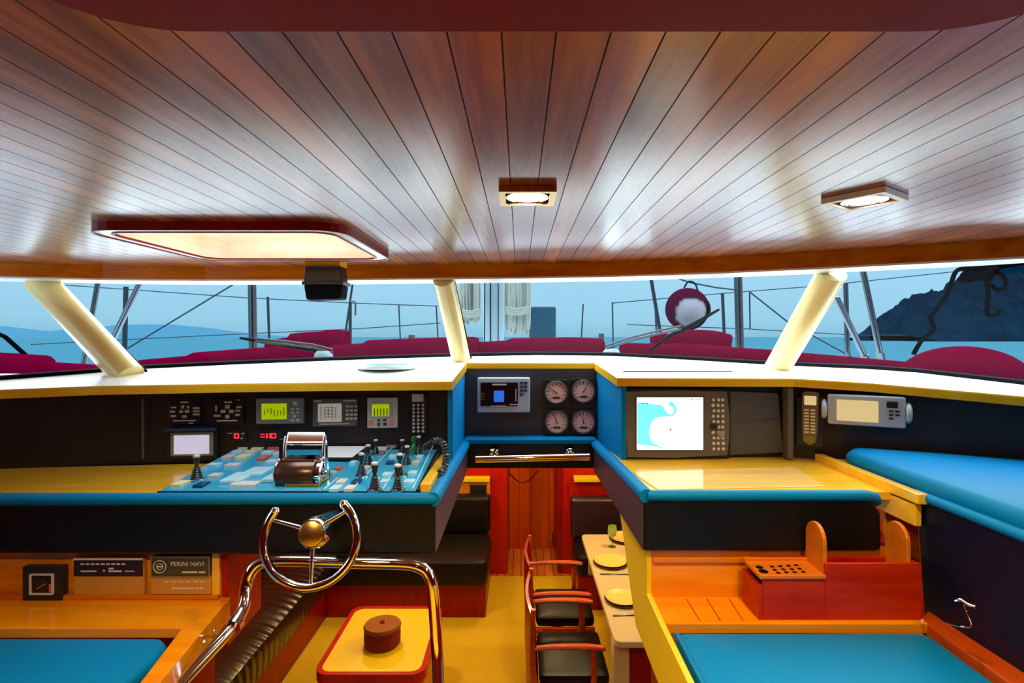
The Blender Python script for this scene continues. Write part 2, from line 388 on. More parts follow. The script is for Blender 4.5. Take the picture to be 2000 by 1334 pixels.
# ------------------------------------------------------------------ fascia (instrument walls)
CT = -.523                                        # console top level
def wallpanel(name, pts, mat, label, cat, th=.03, top=None, zb=CT-.02):
    """vertical panel along (u,Y) points from under the shelf to the console"""
    P = [at(u, CY, Y) for u, Y in pts]; rows = []
    ztop = lambda p: rz(-.404+.1*p.y)-.022
    rows = [[(p.x, p.y, rz(zb)) for p in P], [(p.x, p.y, ztop(p)) for p in P], [(p.x, p.y+th, ztop(p)) for p in P], [(p.x, p.y+th, rz(zb)) for p in P]]
    rows.append(rows[0])
    return obj(name, fin(a_loft(B(), rows)), mat, label=label, cat=cat)
LW = [(-330, 2.06), (0, 2.13), (200, 2.19), (278, 2.215), (640, 2.28), (884, 2.30)]
wl = wallpanel('instrument_fascia', LW, PANEL, 'dark instrument fascia behind the blue switch panel and helm worktop', 'instrument panel')
obj('seam', tube([at(279, 780, 2.2), at(279, 896, 2.2)], .004, 6), PLD, wl)
RWL = [(1209, 2.33), (1548, 2.34)]
wr = wallpanel('instrument_fascia', RWL, PANEL, 'fascia with the big chart screen behind the light teak chart worktop', 'instrument panel')
RW2 = [(1548, 2.335), (1700, 2.21), (2000, 1.97), (2300, 1.8)]
wr2 = wallpanel('instrument_fascia', RW2, PANEL, 'angled black fascia carrying the cordless handset and bracketed amber display', 'instrument panel', zb=-.6)
obj('post', prism([at(1539, 757, 2.27), at(1550, 757, 2.27), at(1550, 897, 2.27), at(1539, 897, 2.27)], (0, .05, 0), .003), PLD, wr)
obj('grey_insert', prism([at(1426, 764, 2.315), at(1520, 768, 2.315), at(1530, 884, 2.315), at(1426, 889, 2.315)], (0, .02, 0), .003), GREYP, wr, label='plain grey blanking panel beside the chart screen')
obj('insert_seam', tube([at(1427, 823, 2.312), at(1525, 821, 2.312)], .0025, 6), GREYP, wr)
# teal recess walls and recessed panel
LE = thing('recess_lining', at(900, 860, 2.4), 'teal padded sides of the central recess around the four gauges', 'padding')
def side(name, xa, xb, mat, t, par):
    P0, P1 = at(xa, CY, 2.21), at(xb, CY, 2.70)
    z0, z1 = rz(CT-.02), rz(-.404+.221)-.03
    obj(name, prism([(P0.x, P0.y, z0), (P1.x, P1.y, z0), (P1.x, P1.y, z1+.045), (P0.x, P0.y, z1)], (t, 0, 0), .004), mat, par)
side('side_pad', 884.5, 908, LEA, -.022, LE); 
def side2():
    P0, P1 = at(1214, CY, 2.285), at(1165, CY, 2.70)
    z0, z1 = rz(CT-.02), rz(-.404+.228)-.03
    obj('side_pad', prism([(P0.x, P0.y, z0), (P1.x, P1.y, z0), (P1.x, P1.y, z1+.04), (P0.x, P0.y, z1)], (.022, 0, 0), .004), LEA, LE)
side2()
cp = obj('gauge_panel', prism([at(905, 720, 2.7), at(1166, 720, 2.7), at(1166, 858, 2.7), at(905, 858, 2.7)], (0, .03, 0)), GREYP if 0 else pm('slate_fascia', (.035, .032, .036), .4), label='recessed dark grey panel with four round gauges above the grab rail', cat='instrument panel')
# box with grab rail under the recess
GB = thing('padded_header', at(1035, 912, 2.62), 'black padded header box under the gauge panel, above the way down to the saloon', 'padding')
obj('pad', prism([at(912, 865, 2.62), at(1160, 865, 2.62), at(1160, 915, 2.62), at(912, 915, 2.62)], (0, .14, 0), .006), BLK, GB)
obj('top_piping', prism([at(906, 858, 2.6), at(1166, 858, 2.6), at(1166, 868, 2.6), at(906, 868, 2.6)], (0, .14, 0), .005), LEA, GB, label='teal piping')
GR = thing('grab_rail', at(1040, 893, 2.52), 'horizontal chrome grab rail below the four round gauges', 'rail')
obj('bar', tube([at(929, 897, 2.52), at(1151, 892, 2.52)], .0165, 16), CHR, GR, smooth=True)
for u in (965, 1113):
    c = at(u, 884, 2.6)
    obj('rose', lathe([(.0, -.02), (.022, -.02), (.03, -.006), (.031, .0), (.0, .0)], c+Vector((0, .018, 0)), 'Y', 20), CHR, GR, smooth=True)
    obj('bracket', tube([c, at(u+1, 890, 2.53), at(u+1, 899, 2.51)], .0085, 10, sp=4), CHR, GR, smooth=True)

# ------------------------------------------------------------------ port (helm) console
FY = 1.75
HC = thing('helm_console', at(400, 1080, FY), 'wide helm console with light teak worktop and black padded front, behind the steering wheel', 'console')
zt = rz(CT)
xr = at(848, 0, FY).x; xrb = at(908, 0, 2.60).x
wt = [(-2.23, FY+.03, zt), (xr-.03, FY+.03, zt), (xrb-.035, 2.62, zt), (at(884, 0, 2.29).x, 2.33, zt), (at(278, 0, 2.2).x, 2.24, zt), (-2.23, 2.12, zt)]
obj('worktop', prism(wt, (0, 0, -.025)), YLW, HC)
# padded rim: front and side rolls
def roll(name, pts, r, mat, par, seg=14): return obj(name, tube(pts, r, seg), mat, par, smooth=True)
c0 = at(848, 976, FY)
roll('front_rim', [(-2.23, FY+.005, zt-.006), (xr-.01, FY+.005, zt-.006), (xr+.004, FY+.02, zt-.006)], .0195, LEA, HC)
roll('side_rim', [(xr-.004, FY, zt-.006), (xr-.002, FY+.05, zt-.004), (xrb, 2.62, zt+.0)], .0235, LEA, HC)
obj('front_pad', prism([(-2.23, FY, zt-.02), (xr+.003, FY, zt-.02), (xr+.003, FY, rz(-.712)), (-2.23, FY, rz(-.705))], (0, .05, 0), .01, 3), BLK, HC)
obj('side_pad', prism([(xr+.004, FY+.01, zt-.02), (xrb+.01, 2.62, zt-.015), (xrb+.01, 2.62, rz(-.655)), (xr+.004, FY+.01, rz(-.712))], (-.04, 0, 0), .006), pm('plum_leather', (.07, .045, .06), .4, bump=.2, bs=300), HC, label='plum-grey padded side')
obj('underside', prism([(-2.23, FY+.02, rz(-.70)), (xr-.02, FY+.02, rz(-.705)), (xrb-.02, 2.60, rz(-.65)), (-2.23, 2.6, rz(-.65))], (0, 0, .01)), DRED, HC)

# switch panel with blue plate
SPf, SPb = 1.79, 2.25
zf, zb_ = rz(CT)+.012, rz(CT)+.052
pl, pr = at(313, 0, SPf).x, at(812, 0, SPf).x
def sp(u, v, lift=0):
    """point of the tilted switch panel seen at pixel u,v"""
    k = (zb_-zf)/(SPb-SPf); s = (v-CY)/F
    Y = (E-zf+k*SPf)/(k+s)
    p = at(u, v, Y); p.z += lift; return p
SP = thing('switch_panel', (pl+.3, SPf+.2, rz(CT)), 'big sloping bright blue switch panel crowded with switches and joysticks', 'control panel')
obj('plate', prism([(pl, SPf, zf), (pr, SPf, zf), (pr+.0, SPb, zb_), (pl, SPb, zb_)], (0, 0, -.012), .002), BLUP, SP)
obj('coaming', fin(a_prism(a_prism(B(), [(pl-.006, SPf-.008, zf-.002), (pr+.012, SPf-.008, zf-.002), (pr+.012, SPf, zf-.002), (pl-.006, SPf, zf-.002)], (0, 0, -.01)), [(pr+.002, SPf-.004, zf+.004), (pr+.014, SPf-.004, zf+.004), (pr+.014, SPb, zb_+.006), (pr+.002, SPb, zb_+.006)], (0, 0, -.05))), pm('rim_black', (.01, .01, .014), .3), SP)
obj('wooden_fiddle', prism([(pr+.014, SPf, zt+.004), (pr+.05, SPf, zt+.004), (pr+.05, SPb, zt+.004), (pr+.014, SPb, zt+.004)], (0, 0, .03), .004), YLW, SP)
def rocker(u, v, w, dpx, mat, h=.008, name='rocker_switch'):
    p = sp(u, v); k = p.y/F; hw = w*k/2; hd = dpx*.5*p.y*p.y/(F*(E-p.z))
    o = obj(name, box(p.x-hw, p.x+hw, p.y-hd, p.y+hd, p.z-.004, p.z+h, .0018), mat, SP)
    return o
PK = pm('pink_label', (.75, .5, .5), .5); YK = pm('yellow_label', (.75, .72, .35), .5); RK = pm('red_label', (.6, .12, .08), .5)
DBL = pm('dark_blue_keys', (.01, .05, .14), .3); PB = pm('pale_blue_keys', (.45, .75, .85), .3)
for u, v, w, dd, m in [(353, 946, 22, 9, YK), (394, 948, 20, 8, DBL), (421, 930, 20, 6, KEYW), (466, 934, 40, 17, PB), (541, 931, 30, 18, PB), (504, 922, 42, 14, PB), (480, 947, 50, 8, KEYW),
                       (455, 910, 26, 5, KEYW), (420, 909, 22, 4, PB), (448, 893, 18, 6, PK), (476, 893, 22, 6, YK), (516, 895, 16, 8, RK), (466, 883, 20, 4, PB), (490, 884, 22, 4, KEYW), (478, 876, 18, 4, YK), (505, 877, 22, 4, YK),
                       (538, 876, 24, 4, RK), (468, 869.5, 16, 3, KEYW), (492, 869, 18, 3, PB), (514, 869, 18, 3, KEYW), (538, 870, 22, 3, PK), (524, 885, 20, 4, PB), (545, 887, 18, 4, KEYW), (532, 903, 20, 5, PB),
                       (668, 942, 17, 8, KEYW), (656, 955, 18, 8, PB), (684, 955, 18, 8, KEYW), (697, 942, 16, 6, DBL), (662, 916, 12, 5, RK), (648, 925, 14, 5, PB), (752, 942, 16, 6, PB), (756, 928, 16, 5, PB), (762, 905, 14, 4, DBL), (768, 892, 14, 4, PB),
                       (800, 942, 20, 6, PB), (806, 925, 16, 5, PB), (812, 905, 14, 5, KEYW), (820, 893, 12, 4, PB), (742, 886, 20, 4, PLG), (745, 877, 22, 3, KEYW), (765, 873, 20, 3, PLG), (716, 915, 12, 4, KEYW), (808, 880, 16, 4, KEYW), (828, 878, 12, 4, PLD), (690, 905, 12, 4, PB), (735, 968-30, 12, 4, KEYW)]:
    rocker(u, v, w, dd, m)
for a, b in (((688, 957), (770, 872)), ((748, 957), (800, 872)), ((806, 957), (846, 872)), ((632, 958), (660, 935))):
    obj('divider_strip', tube([sp(*a, .003), sp(*b, .003)], .0028, 6), PB, SP)
# white chart holder
ch = [sp(640, 899, .004), sp(688, 899, .004), sp(716, 877, .004), sp(640, 877, .004)]
obj('holder_frame', prism([p+Vector((dx, dy, 0)) for p, (dx, dy) in zip(ch, ((-.02, -.02), (.02, -.02), (.02, .02), (-.02, .02)))], (0, 0, .006), .002), PLB, SP)
obj('white_sheet', prism([p+Vector((0, 0, .006)) for p in ch], (0, 0, .002)), PAPER, SP)
def joystick(u, v, h, w, topm=KEYW, body=PLB):
    p = sp(u, v); k = p.y/F; H = h*k; W = w*k/2*1.3
    prof = [(W*.9, -.004), (W*1.05, .002), (W*1.05, H*.05)]
    for i in range(5):
        t = .06+.09*i; prof += [(W*(.95-.09*i), H*t), (W*(.78-.09*i), H*(t+.045))]
    prof += [(W*.32, H*.54), (W*.28, H*.60)]
    o = obj('joystick', lathe(prof, p, seg=16), body, SP, smooth=True)
    obj('knob', lathe([(W*.25, H*.58), (W*.42, H*.66), (W*.55, H*.86), (W*.5, H*.92)], p, seg=16), body, o, smooth=True)
    obj('knob_cap', lathe([(W*.52, H*.90), (W*.54, H*.97), (W*.3, H*1.0), (0, H*1.0)], p, seg=16), topm, o, smooth=True)
    obj('base_ring', lathe([(W*1.0, .0), (W*1.2, .0), (W*1.2, .004), (W*1.0, .005)], p, seg=20), CHR, o, smooth=True)
for a in [(384, 936, 48, 18), (732, 958, 56, 19), (777, 958, 52, 19), (706, 930, 46, 16), (719, 908, 40, 15), (781, 929, 44, 17), (795, 908, 38, 14), (734, 888, 30, 12), (786, 886, 28, 12), (818, 889, 38, 12, KEYW, PLB)]:
    joystick(*a)
joystick(808, 886, 34, 16, GREEN, GREEN)

# twin throttle
p0 = sp(594, 950); TY = p0.y; k = TY/F
TH_ = thing('throttle_lever', (p0.x, p0.y+.02, p0.z), 'chrome twin throttle lever with dark drum housing on the blue switch panel', 'throttle')
obj('foot', prism([at(556, 957, TY-.01), at(624, 957, TY-.01), at(624, 945, TY-.01), at(556, 945, TY-.01)], (0, .11, 0), .003), BRS, TH_)
bmx = B(); cc = at(550, 925, TY+.045)
cxl, cxr = cc.x, at(622, 925, TY+.045).x; rr = 30*(TY+.045)/F
obj('drum', lathe([(0, 0), (rr*.96, 0), (rr, .004), (rr, (cxr-cxl)-.004), (rr*.96, cxr-cxl), (0, cxr-cxl)], (cxl, cc.y, cc.z), 'X', 36), pm('drum_brown', (.12, .06, .04), .25, metal=.7), TH_, smooth=True)
obj('drum_cover', prism([(cxl+.002, cc.y-rr*.5, cc.z+rr*.86), (cxr-.002, cc.y-rr*.5, cc.z+rr*.86), (cxr-.002, cc.y+rr*.6, cc.z+rr*.95), (cxl+.002, cc.y+rr*.6, cc.z+rr*.95)], (0, 0, .008), .003), CHR, TH_)
obj('end_wheel', fin(a_lathe(a_lathe(B(), [(0, 0), (rr*.9, 0), (rr*1.0, .006), (rr*1.0, .018), (rr*.9, .022), (rr*.75, .016), (0, .016)], (cxr+.002, cc.y, cc.z), 'X', 32), [(0, .014), (rr*.3, .014), (rr*.25, .03), (0, .032)], (cxr+.002, cc.y, cc.z), 'X', 20)), CHR, TH_, smooth=True)
for i in range(12):
    a = 2*PI*i/12
    bmx = bmesh.ops
obj('wheel_grips', (lambda b: [a_tube(b, [(cxr+.004, cc.y+math.cos(2*PI*i/12)*rr, cc.z+math.sin(2*PI*i/12)*rr), (cxr+.02, cc.y+math.cos(2*PI*i/12)*rr, cc.z+math.sin(2*PI*i/12)*rr)], .005, 8) for i in range(12)] and fin(b))(B()), CHR, TH_, smooth=True)
obj('end_cap', lathe([(0, -.012), (rr*.8, -.012), (rr*1.02, -.004), (rr*1.02, .0), (0, 0)], (cxl, cc.y, cc.z), 'X', 30), CHR, TH_, smooth=True)
for u, nm in ((559, 'l'), (635, 'r')):
    obj('lever_arm', tube([at(u-2, 915, TY+.04), at(u-3, 880, TY+.055), at(u, 852, TY+.07)], .0065, 10, sp=4), CHR, TH_, smooth=True)
gy = TY+.06
obj('lever_grip', fin(a_prism(B(), [at(558, 864, gy), at(562, 843, gy+.07), at(634, 843, gy+.07), at(640, 864, gy)], (0, .004, -.012)), .004), CHR, TH_)
hh = at(549, 870, gy+.05)
obj('black_lever', prism([at(544, 858, gy+.02), at(552, 858, gy+.02), at(553, 896, gy+.02), at(544, 896, gy+.02)], (0, .02, 0), .003), PLB, TH_)

# ------------------------------------------------------------------ instruments
def unit(name, u0, u1, v0, v1, Y, label, cat, yaw=0, group=None):
    c = at((u0+u1)/2, (v0+v1)/2, Y); s = Y/F
    cy = math.cos(yaw); 
    t = thing(name, c, label, cat, group, rot=(0, 0, yaw))
    return t, (u1-u0)*s/2/max(cy, .1), (v1-v0)*s/2, s
def keys(par, items, s, y, mat, name='keypad', d=.003):
    bm = B()
    for x, z, w, h in items: a_box(bm, (x-w/2)*s, (x+w/2)*s, y-d, y+.001, (z-h/2)*s, (z+h/2)*s)
    return obj(name, fin(bm), mat, par, local=True)
YAW = .10
def WY(u):                                        # wall distance at pixel column u
    L_ = LW if u < 900 else RWL if u < 1545 else RW2
    for (a, ya), (b, yb) in zip(L_, L_[1:]):
        if a <= u <= b:
            return ya+(yb-ya)*(u-a)/(b-a)
for u0, u1, lab, var in ((331, 390, 'black autopilot keypad with pale keys, above the lavender screen', 0), (413, 474, 'black keypad with a cross of pale keys, left of the green screen', 1)):
    t, hw, hh, s = unit('autopilot_keypad', u0, u1, 778, 829, WY((u0+u1)/2)-.012, lab, 'keypad', YAW)
    obj('housing', rplate(-hw, hw, -hh, hh, 0, .014, .006, .002), PLB if var else pm('navy_plastic', (.012, .014, .03), .3), t, local=True)
    it = [(0, 18, 14, 3), (-22, 0, 9, 4), (22, 6, 12, 4), (22, 0, 12, 3), (22, -6, 12, 4), (-20, 8, 10, 3), (-20, -9, 10, 4), (-3, 9, 5, 6), (7, 8, 4, 5), (-6, 0, 6, 5), (5, 0, 8, 5), (0, -10, 8, 5), (0, -18, 42, 2.5), (12, -23, 8, 2)] if not var else \
         [(2, 18, 14, 3), (1, 9, 8, 7), (-20, 6, 3, 12), (-7, 0, 9, 6), (8, 0, 8, 6), (1, -10, 7, 7), (22, 8, 9, 4), (20, 1, 10, 3), (20, -7, 9, 4), (-18, -8, 12, 4), (0, -18, 38, 2.5), (22, 22, 4, 2)]
    keys(t, it, s, 0, KEYG)
# green LCD
t, hw, hh, s = unit('wind_display', 502, 591, 778, 828, WY(546)-.02, 'grey display unit with bright green screen, above the red digits', 'display', YAW)
obj('housing', rplate(-hw, hw, -hh, hh, 0, .03, .005, .003), PLG, t, local=True)
obj('screen', rplate(-34*s, 13*s, -16*s, 15*s, -.002, .001, .002), SCG, t, local=True)
keys(t, [(-28+i*6, random.uniform(-4, 4), 1.5, random.uniform(8, 18)) for i in range(7)], s, -.002, pm('lcd_ink', (.1, .16, 0), .6), 'screen_digits', .0006)
keys(t, [(29, 15, 8, 7), (24, 4, 6, 4), (34, 4, 6, 4), (24, -3, 6, 4), (34, -3, 6, 4), (28, -10, 6, 6), (24, -18, 6, 4), (34, -18, 6, 5)], s, 0, KEYW)
# grey LCD
t, hw, hh, s = unit('depth_display', 612, 696, 779, 833, WY(654)-.02, 'brown-grey display unit with dull grey screen, between green screens', 'display', YAW)
obj('housing', rplate(-hw, hw, -hh, hh, 0, .03, .004, .003), PLD, t, local=True)
obj('screen', rplate(-32*s, 13*s, -18*s, 18*s, -.002, .001, .002), SCGY, t, local=True)
keys(t, [(-26+i*7, 0, 1.2, 26-3*(i % 3)) for i in range(5)]+[(-10, 10-i*6, 16, 1) for i in range(4)], s, -.002, PLD, 'screen_digits', .0006)
keys(t, [(-32, 23, 13, 3), (28, 23, 24, 3), (0, -22, 58, 2)]+[(24+8*(i % 3), 12-8*(i//3), 6, 4) for i in range(12)], s, 0, KEYG)
# cream keypad unit
t, hw, hh, s = unit('engine_display', 718, 776, 777, 836, WY(747)-.02, 'cream display unit with green screen and pink keys, beside the tall dotted keypad', 'display', YAW)
obj('housing', rplate(-hw, hw, -hh, hh, 0, .03, .004, .003), PLC, t, local=True)
obj('bezel', rplate(-23*s, 19*s, -9*s, 23*s, -.002, .001, .003), PLL, t, local=True)
obj('screen', rplate(-20*s, 13*s, -6*s, 17*s, -.004, -.001, .001), SCG, t, local=True)
keys(t, [(-15+i*6, 2, 2, 14) for i in range(5)], s, -.004, MATS['lcd_ink'], 'screen_digits', .0006)
keys(t, [(-22, -19, 9, 9), (18, -19, 9, 9)], s, 0, pm('pink_keys', (.75, .25, .25), .5), 'pink_keys')
keys(t, [(-7, -14, 5, 4), (4, -14, 6, 4), (-7, -22, 5, 6), (5, -22, 7, 5)], s, 0, GMARK)
# tall keypad
t, hw, hh, s = unit('tall_keypad', 800, 834, 768, 850, WY(817)-.015, 'tall dark handset keypad with rows of silver dots beside the teal recess side', 'keypad', YAW)
obj('housing', rplate(-hw, hw, -hh, hh, 0, .02, .005, .003), PLB, t, local=True)
keys(t, [(-1, 32, 22, 15)], s, -.001, KEYW, 'white_label')
bm = B()
for r_ in range(8):
    for c_i in range(3): a_lathe(bm, [(2.6*s, 0), (2.6*s, -.003), (0, -.004)], ((-9+9*c_i)*s, 0, (18-7.3*r_)*s), 'Y', 10)
obj('keypad', fin(bm), KEYW, t, local=True, smooth=True)
# lavender monitor
t, hw, hh, s = unit('monitor', 330, 421, 836, 896, WY(375)-.03, 'small dark monitor with pale lavender screen on the teak worktop', 'monitor', YAW)
obj('housing', rplate(-hw, hw, -hh, hh, 0, .03, .005, .003), PLB, t, local=True)
obj('bezel', rplate(-hw*.86, hw*.86, -hh*.80, hh*.72, -.003, .001, .003), PLG, t, local=True)
obj('screen', rplate(-hw*.72, hw*.70, -hh*.68, hh*.55, -.005, -.001, .002), SCL, t, local=True)
obj('hood', rplate(-hw*1.02, hw*1.02, hh*.84, hh*1.0, -.02, .002, .002), pm('hood_blue', (.02, .05, .12), .3), t, local=True)
# red digit displays
for u, w, lab, dig in ((463, 34, 'small unit with two red digits right of the lavender monitor', '8:'), (528, 44, 'small unit with red digits under the bright green display', '10')):
    t, hw, hh, s = unit('digit_display', u-w/2, u+w/2, 840, 862, WY(u)-.012, lab, 'display', YAW)
    obj('housing', rplate(-hw, hw, -hh, hh, 0, .014, .002, .001), PLB, t, local=True)
    if dig == '10': keys(t, [(-6, 0, 2.4, 9), (0, 0, 2.4, 9), (6, 4, 9, 1.8), (6, -4, 9, 1.8), (2.6, 0, 1.8, 9), (10, 0, 1.8, 9), (-14, 3, 8, 1.5), (-14, -2, 8, 1.5)], s, -.001, LED, 'red_digits')
    else: keys(t, [(-1, 4, 8, 1.8), (-4, 0, 1.8, 9), (3, -1, 1.8, 8), (-1, -4, 7, 1.8)], s, -.001, LED, 'red_digits'); keys(t, [(-13, 5, 9, 1.2), (11, 4, 5, 2), (9, -5, 3, 3)], s, 0, KEYG)
# coiled cord handset
t = thing('coiled_cable', at(862, 925, 2.1), 'black coiled cable looped at the end of the blue switch panel', 'cable')
pts = []
path = spline([at(838, 868, 2.12), at(852, 860, 2.12), at(866, 868, 2.1), at(871, 890, 2.05), at(868, 912, 2.0), at(858, 924, 1.95)], 24)
for i, p in enumerate(path):
    a = i*.95; tdir = (path[min(i+1, len(path)-1)]-path[max(i-1, 0)]).normalized(); n1 = tdir.cross(Vector((0, 1, 0))).normalized(); n2 = tdir.cross(n1)
    pts.append(p+n1*math.cos(a)*.010+n2*math.sin(a)*.010)
obj('coil', tube(pts, .0045, 6), pm('cable_grey', (.05, .06, .07), .25), t, smooth=True)
obj('plug', tube([at(828, 874, 2.12), at(844, 864, 2.12)], .014, 10), PLB, t, smooth=True)

# central plotter
t, hw, hh, s = unit('navigation_display', 932, 1035, 738, 806, 2.655, 'blue-grey rimmed display with dark screen and blue square, left of the gauges', 'display')
obj('housing', rplate(-hw, hw, -hh, hh, 0, .045, .007, .005), PLL, t, local=True)
obj('screen', rplate(-45*s, 28*s, -21*s, 25*s, -.003, .001, .003), SCK, t, local=True)
obj('blue_square', rplate(-19*s, 1*s, -13*s, 9*s, -.005, -.002, .002), SCB, t, local=True)
keys(t, [(-8, 21, 28, 3), (-10, -21, 30, 2), (20, -18, 16, 1.5), (24, 0, 1.5, 24)], s, -.003, KEYW, 'screen_lines', .001)
keys(t, [(-42+3*0, 4-4*i, 10, 1) for i in range(4)], s, -.003, RK, 'screen_text', .001)
keys(t, [(36+8*(i % 2)-1, 24-7.5*(i//2), 6, 5) for i in range(7)], s, 0, DBL)
# four gauges
for i, (u, v, lab) in enumerate(((1086, 766, 'round copper-faced gauge in square black frame, upper one nearest the dark display'), (1139, 764, 'round gauge at the upper corner of the panel, away from the display'), (1087, 824, 'round gauge of the lower pair nearest the display'), (1139, 824, 'round gauge at the lower corner of the panel by the teal side'))):
    t = thing('round_gauge', at(u, v, 2.69), lab, 'gauge', 'four engine gauges in the recess')
    s = 2.69/F; R = 20*s
    obj('square_frame', rplate(-24.5*s, 24.5*s, -24.5*s, 24.5*s, -.012, .009, .012, .003), PLB, t, local=True)
    obj('bezel', lathe([(R*.98, -.012), (R*1.0, -.019), (R*1.1, -.019), (R*1.14, -.012)], (0, 0, 0), 'Y', 32), PLD, t, local=True, smooth=True)
    dl = obj('dial', lathe([(0, -.013), (R, -.013), (R, -.010), (0, -.010)], (0, 0, 0), 'Y', 32), GFACE, t, local=True)
    bm = B()
    for k2 in range(11):
        a = math.radians(225-27*k2); ca, sa = math.cos(a), math.sin(a)
        a_tube(bm, [(ca*R*.68, -.0135, sa*R*.68), (ca*R*.92, -.0135, sa*R*.92)], .0017, 4)
    a_box(bm, -R*.35, R*.35, -.0145, -.013, -R*.62, -R*.42)
    obj('dial_marks', fin(bm), GMARK, t, local=True)
    a = math.radians((140, 60, 110, 100)[i])
    obj('needle', tube([(-math.cos(a)*R*.15, -.016, -math.sin(a)*R*.15), (math.cos(a)*R*.7, -.016, math.sin(a)*R*.7)], [.003, .001], 6), pm('needle_%d' % i, (.12, .01, .01), .4) if i == 0 else MATS['needle_0'], t, local=True)

# big chart screen
t, hw, hh, s = unit('chart_screen', 1221, 1426, 763, 895, 2.285, 'large chart plotter with glowing white and cyan map above the chart worktop', 'screen')
obj('surround', rplate(-hw-5*s, hw+3*s, -hh-4*s, hh+2*s, .02, .045, .008, .003), PLB, t, local=True)
bm = prism([(-hw, 0, hh*.97), (-hw*.0, 0, hh*1.0), (hw*.94, 0, hh*.98), (hw, 0, hh*.2), (hw*.99, 0, -hh*.4), (hw*.95, 0, -hh*.92), (-hw*.1, 0, -hh*1.0), (-hw*.96, 0, -hh*.98), (-hw*1.0, 0, 0)], (0, .03, 0), .004)
obj('housing', bm, PLD, t, local=True)
obj('bezel', rplate(-82*s, 52*s, -53*s, 56*s, -.003, .002, .003), GREYP, t, local=True)
obj('screen', rplate(-80*s, 49*s, -49*s, 53*s, -.0055, -.002, .002), SCW, t, local=True)
sea = [(-79, 44), (-50, 40), (-31, 38), (-26, 30), (-20, 21), (-12, 20), (-8, 25), (-9, 33), (-16, 36), (-19, 42), (-14, 46), (-8, 42), (-3, 34), (-3, 26), (-8, 18), (-15, 16), (-28, 16), (-42, 14), (-50, 8), (-55, -5), (-56, -18), (-52, -32), (-45, -38), (-34, -43), (-29, -47), (-45, -42), (-60, -40), (-79, -38)]
def tri_poly(pts, y, yd):
    bm = B(); vs = [bm.verts.new((x*s, y, z*s)) for x, z in pts]; es = [bm.edges.new((vs[i], vs[(i+1) % len(vs)])) for i in range(len(vs))]
    bmesh.ops.triangle_fill(bm, edges=es, use_beauty=True)
    r_ = bmesh.ops.extrude_face_region(bm, geom=bm.faces[:]); bmesh.ops.translate(bm, vec=(0, yd, 0), verts=[g for g in r_['geom'] if isinstance(g, bmesh.types.BMVert)])
    bmesh.ops.recalc_face_normals(bm, faces=bm.faces); return bm
obj('map_sea', tri_poly(sea, -.0065, .0008), SCC, t, local=True)
keys(t, [(-68, 42, 6, 1.6), (-61, 42, 5, 1.6), (27, 49, 4, 1.6), (38, 49, 12, .8), (-15, -10, 3, 3)], s, -.006, PLG, 'map_marks', .001)
bm = B()
for i in range(30):
    a_lathe(bm, [(random.uniform(2.4, 3.8)*s, 0), (3*s, -.004), (0, -.005)], ((70+9*(i % 3)+random.uniform(-1, 1))*s, 0, (48-10.6*(i//3))*s), 'Y', 10)
obj('keypad', fin(bm), KEYG, t, local=True, smooth=True)
obj('dial_knob', lathe([(7*s, 0), (7*s, -.008), (5*s, -.01), (0, -.01)], (70*s, 0, -4*s), 'Y', 20), PLB, t, local=True, smooth=True)
obj('trackball', lathe([(7*s, 0), (7*s, -.006), (4*s, -.011), (0, -.012)], (84*s, 0, -20*s), 'Y', 20), PLG, t, local=True, smooth=True)

# cordless handset
YR = -.49
t, hw, hh, s = unit('telephone_handset', 1563, 1601, 764, 874, WY(1582)-.05, 'dark cordless telephone handset with amber display in its upright cradle', 'telephone', YR)
obj('cradle', rplate(-hw*1.15, hw*1.1, -hh*.98, hh*.75, .012, .05, .01, .004), PLB, t, local=True)
bm = prism([(-14*s, 0, 50*s), (-10*s, 0, 54*s), (12*s, 0, 54*s), (16*s, 0, 50*s), (14*s, 0, -10*s), (12*s, 0, -42*s), (0, 0, -52*s), (-12*s, 0, -44*s), (-14*s, 0, -10*s)], (0, .022, 0), .005)
obj('handset', bm, pm('dark_bronze', (.22, .17, .12), .3, metal=.5), t, local=True)
obj('display', rplate(-10*s, 11*s, 28*s, 46*s, -.003, .001, .002), SCY, t, local=True)
keys(t, [(-6+11*(i % 2), 18-6.2*(i//2), 8, 3.4) for i in range(16)], s, 0, pm('cream_keys', (.75, .65, .4), .4))
obj('mouthpiece', rplate(-9*s, 9*s, -46*s, -32*s, -.004, .001, .004), pm('olive_plastic', (.22, .18, .03), .4), t, local=True)
# amber display on bracket
t, hw, hh, s = unit('amber_display', 1634, 1748, 773, 834, WY(1684)-.07, 'pale grey display with blank amber screen on a side bracket', 'display', YR)
obj('housing', rplate(-hw, hw, -hh*.95, hh, 0, .045, .008, .006), PLL, t, local=True)
obj('screen', rplate(-hw*.76, hw*.32, -hh*.68, hh*.68, -.003, .002, .003), SCY, t, local=True)
obj('direction_key', rplate(hw*.52, hw*.8, hh*.3, hh*.7, -.003, .001, .004), PLB, t, local=True)
keys(t, [(41+10*(i % 2), 3-7*(i//2), 7, 3.4) for i in range(5)], s, 0, PLB)
for sx in (-1, 1): obj('bracket_knob', lathe([(.0, 0), (17*s, 0), (20*s, .006), (20*s, .014), (15*s, .02), (0, .022)], (sx*hw+(.0 if sx > 0 else -.022), .022, 0), 'X', 18), PLL, t, local=True, smooth=True)
obj('bracket', rplate(-hw*1.05, hw*1.05, -hh*.2, hh*.1, .04, .09, .004), PLL, t, local=True)

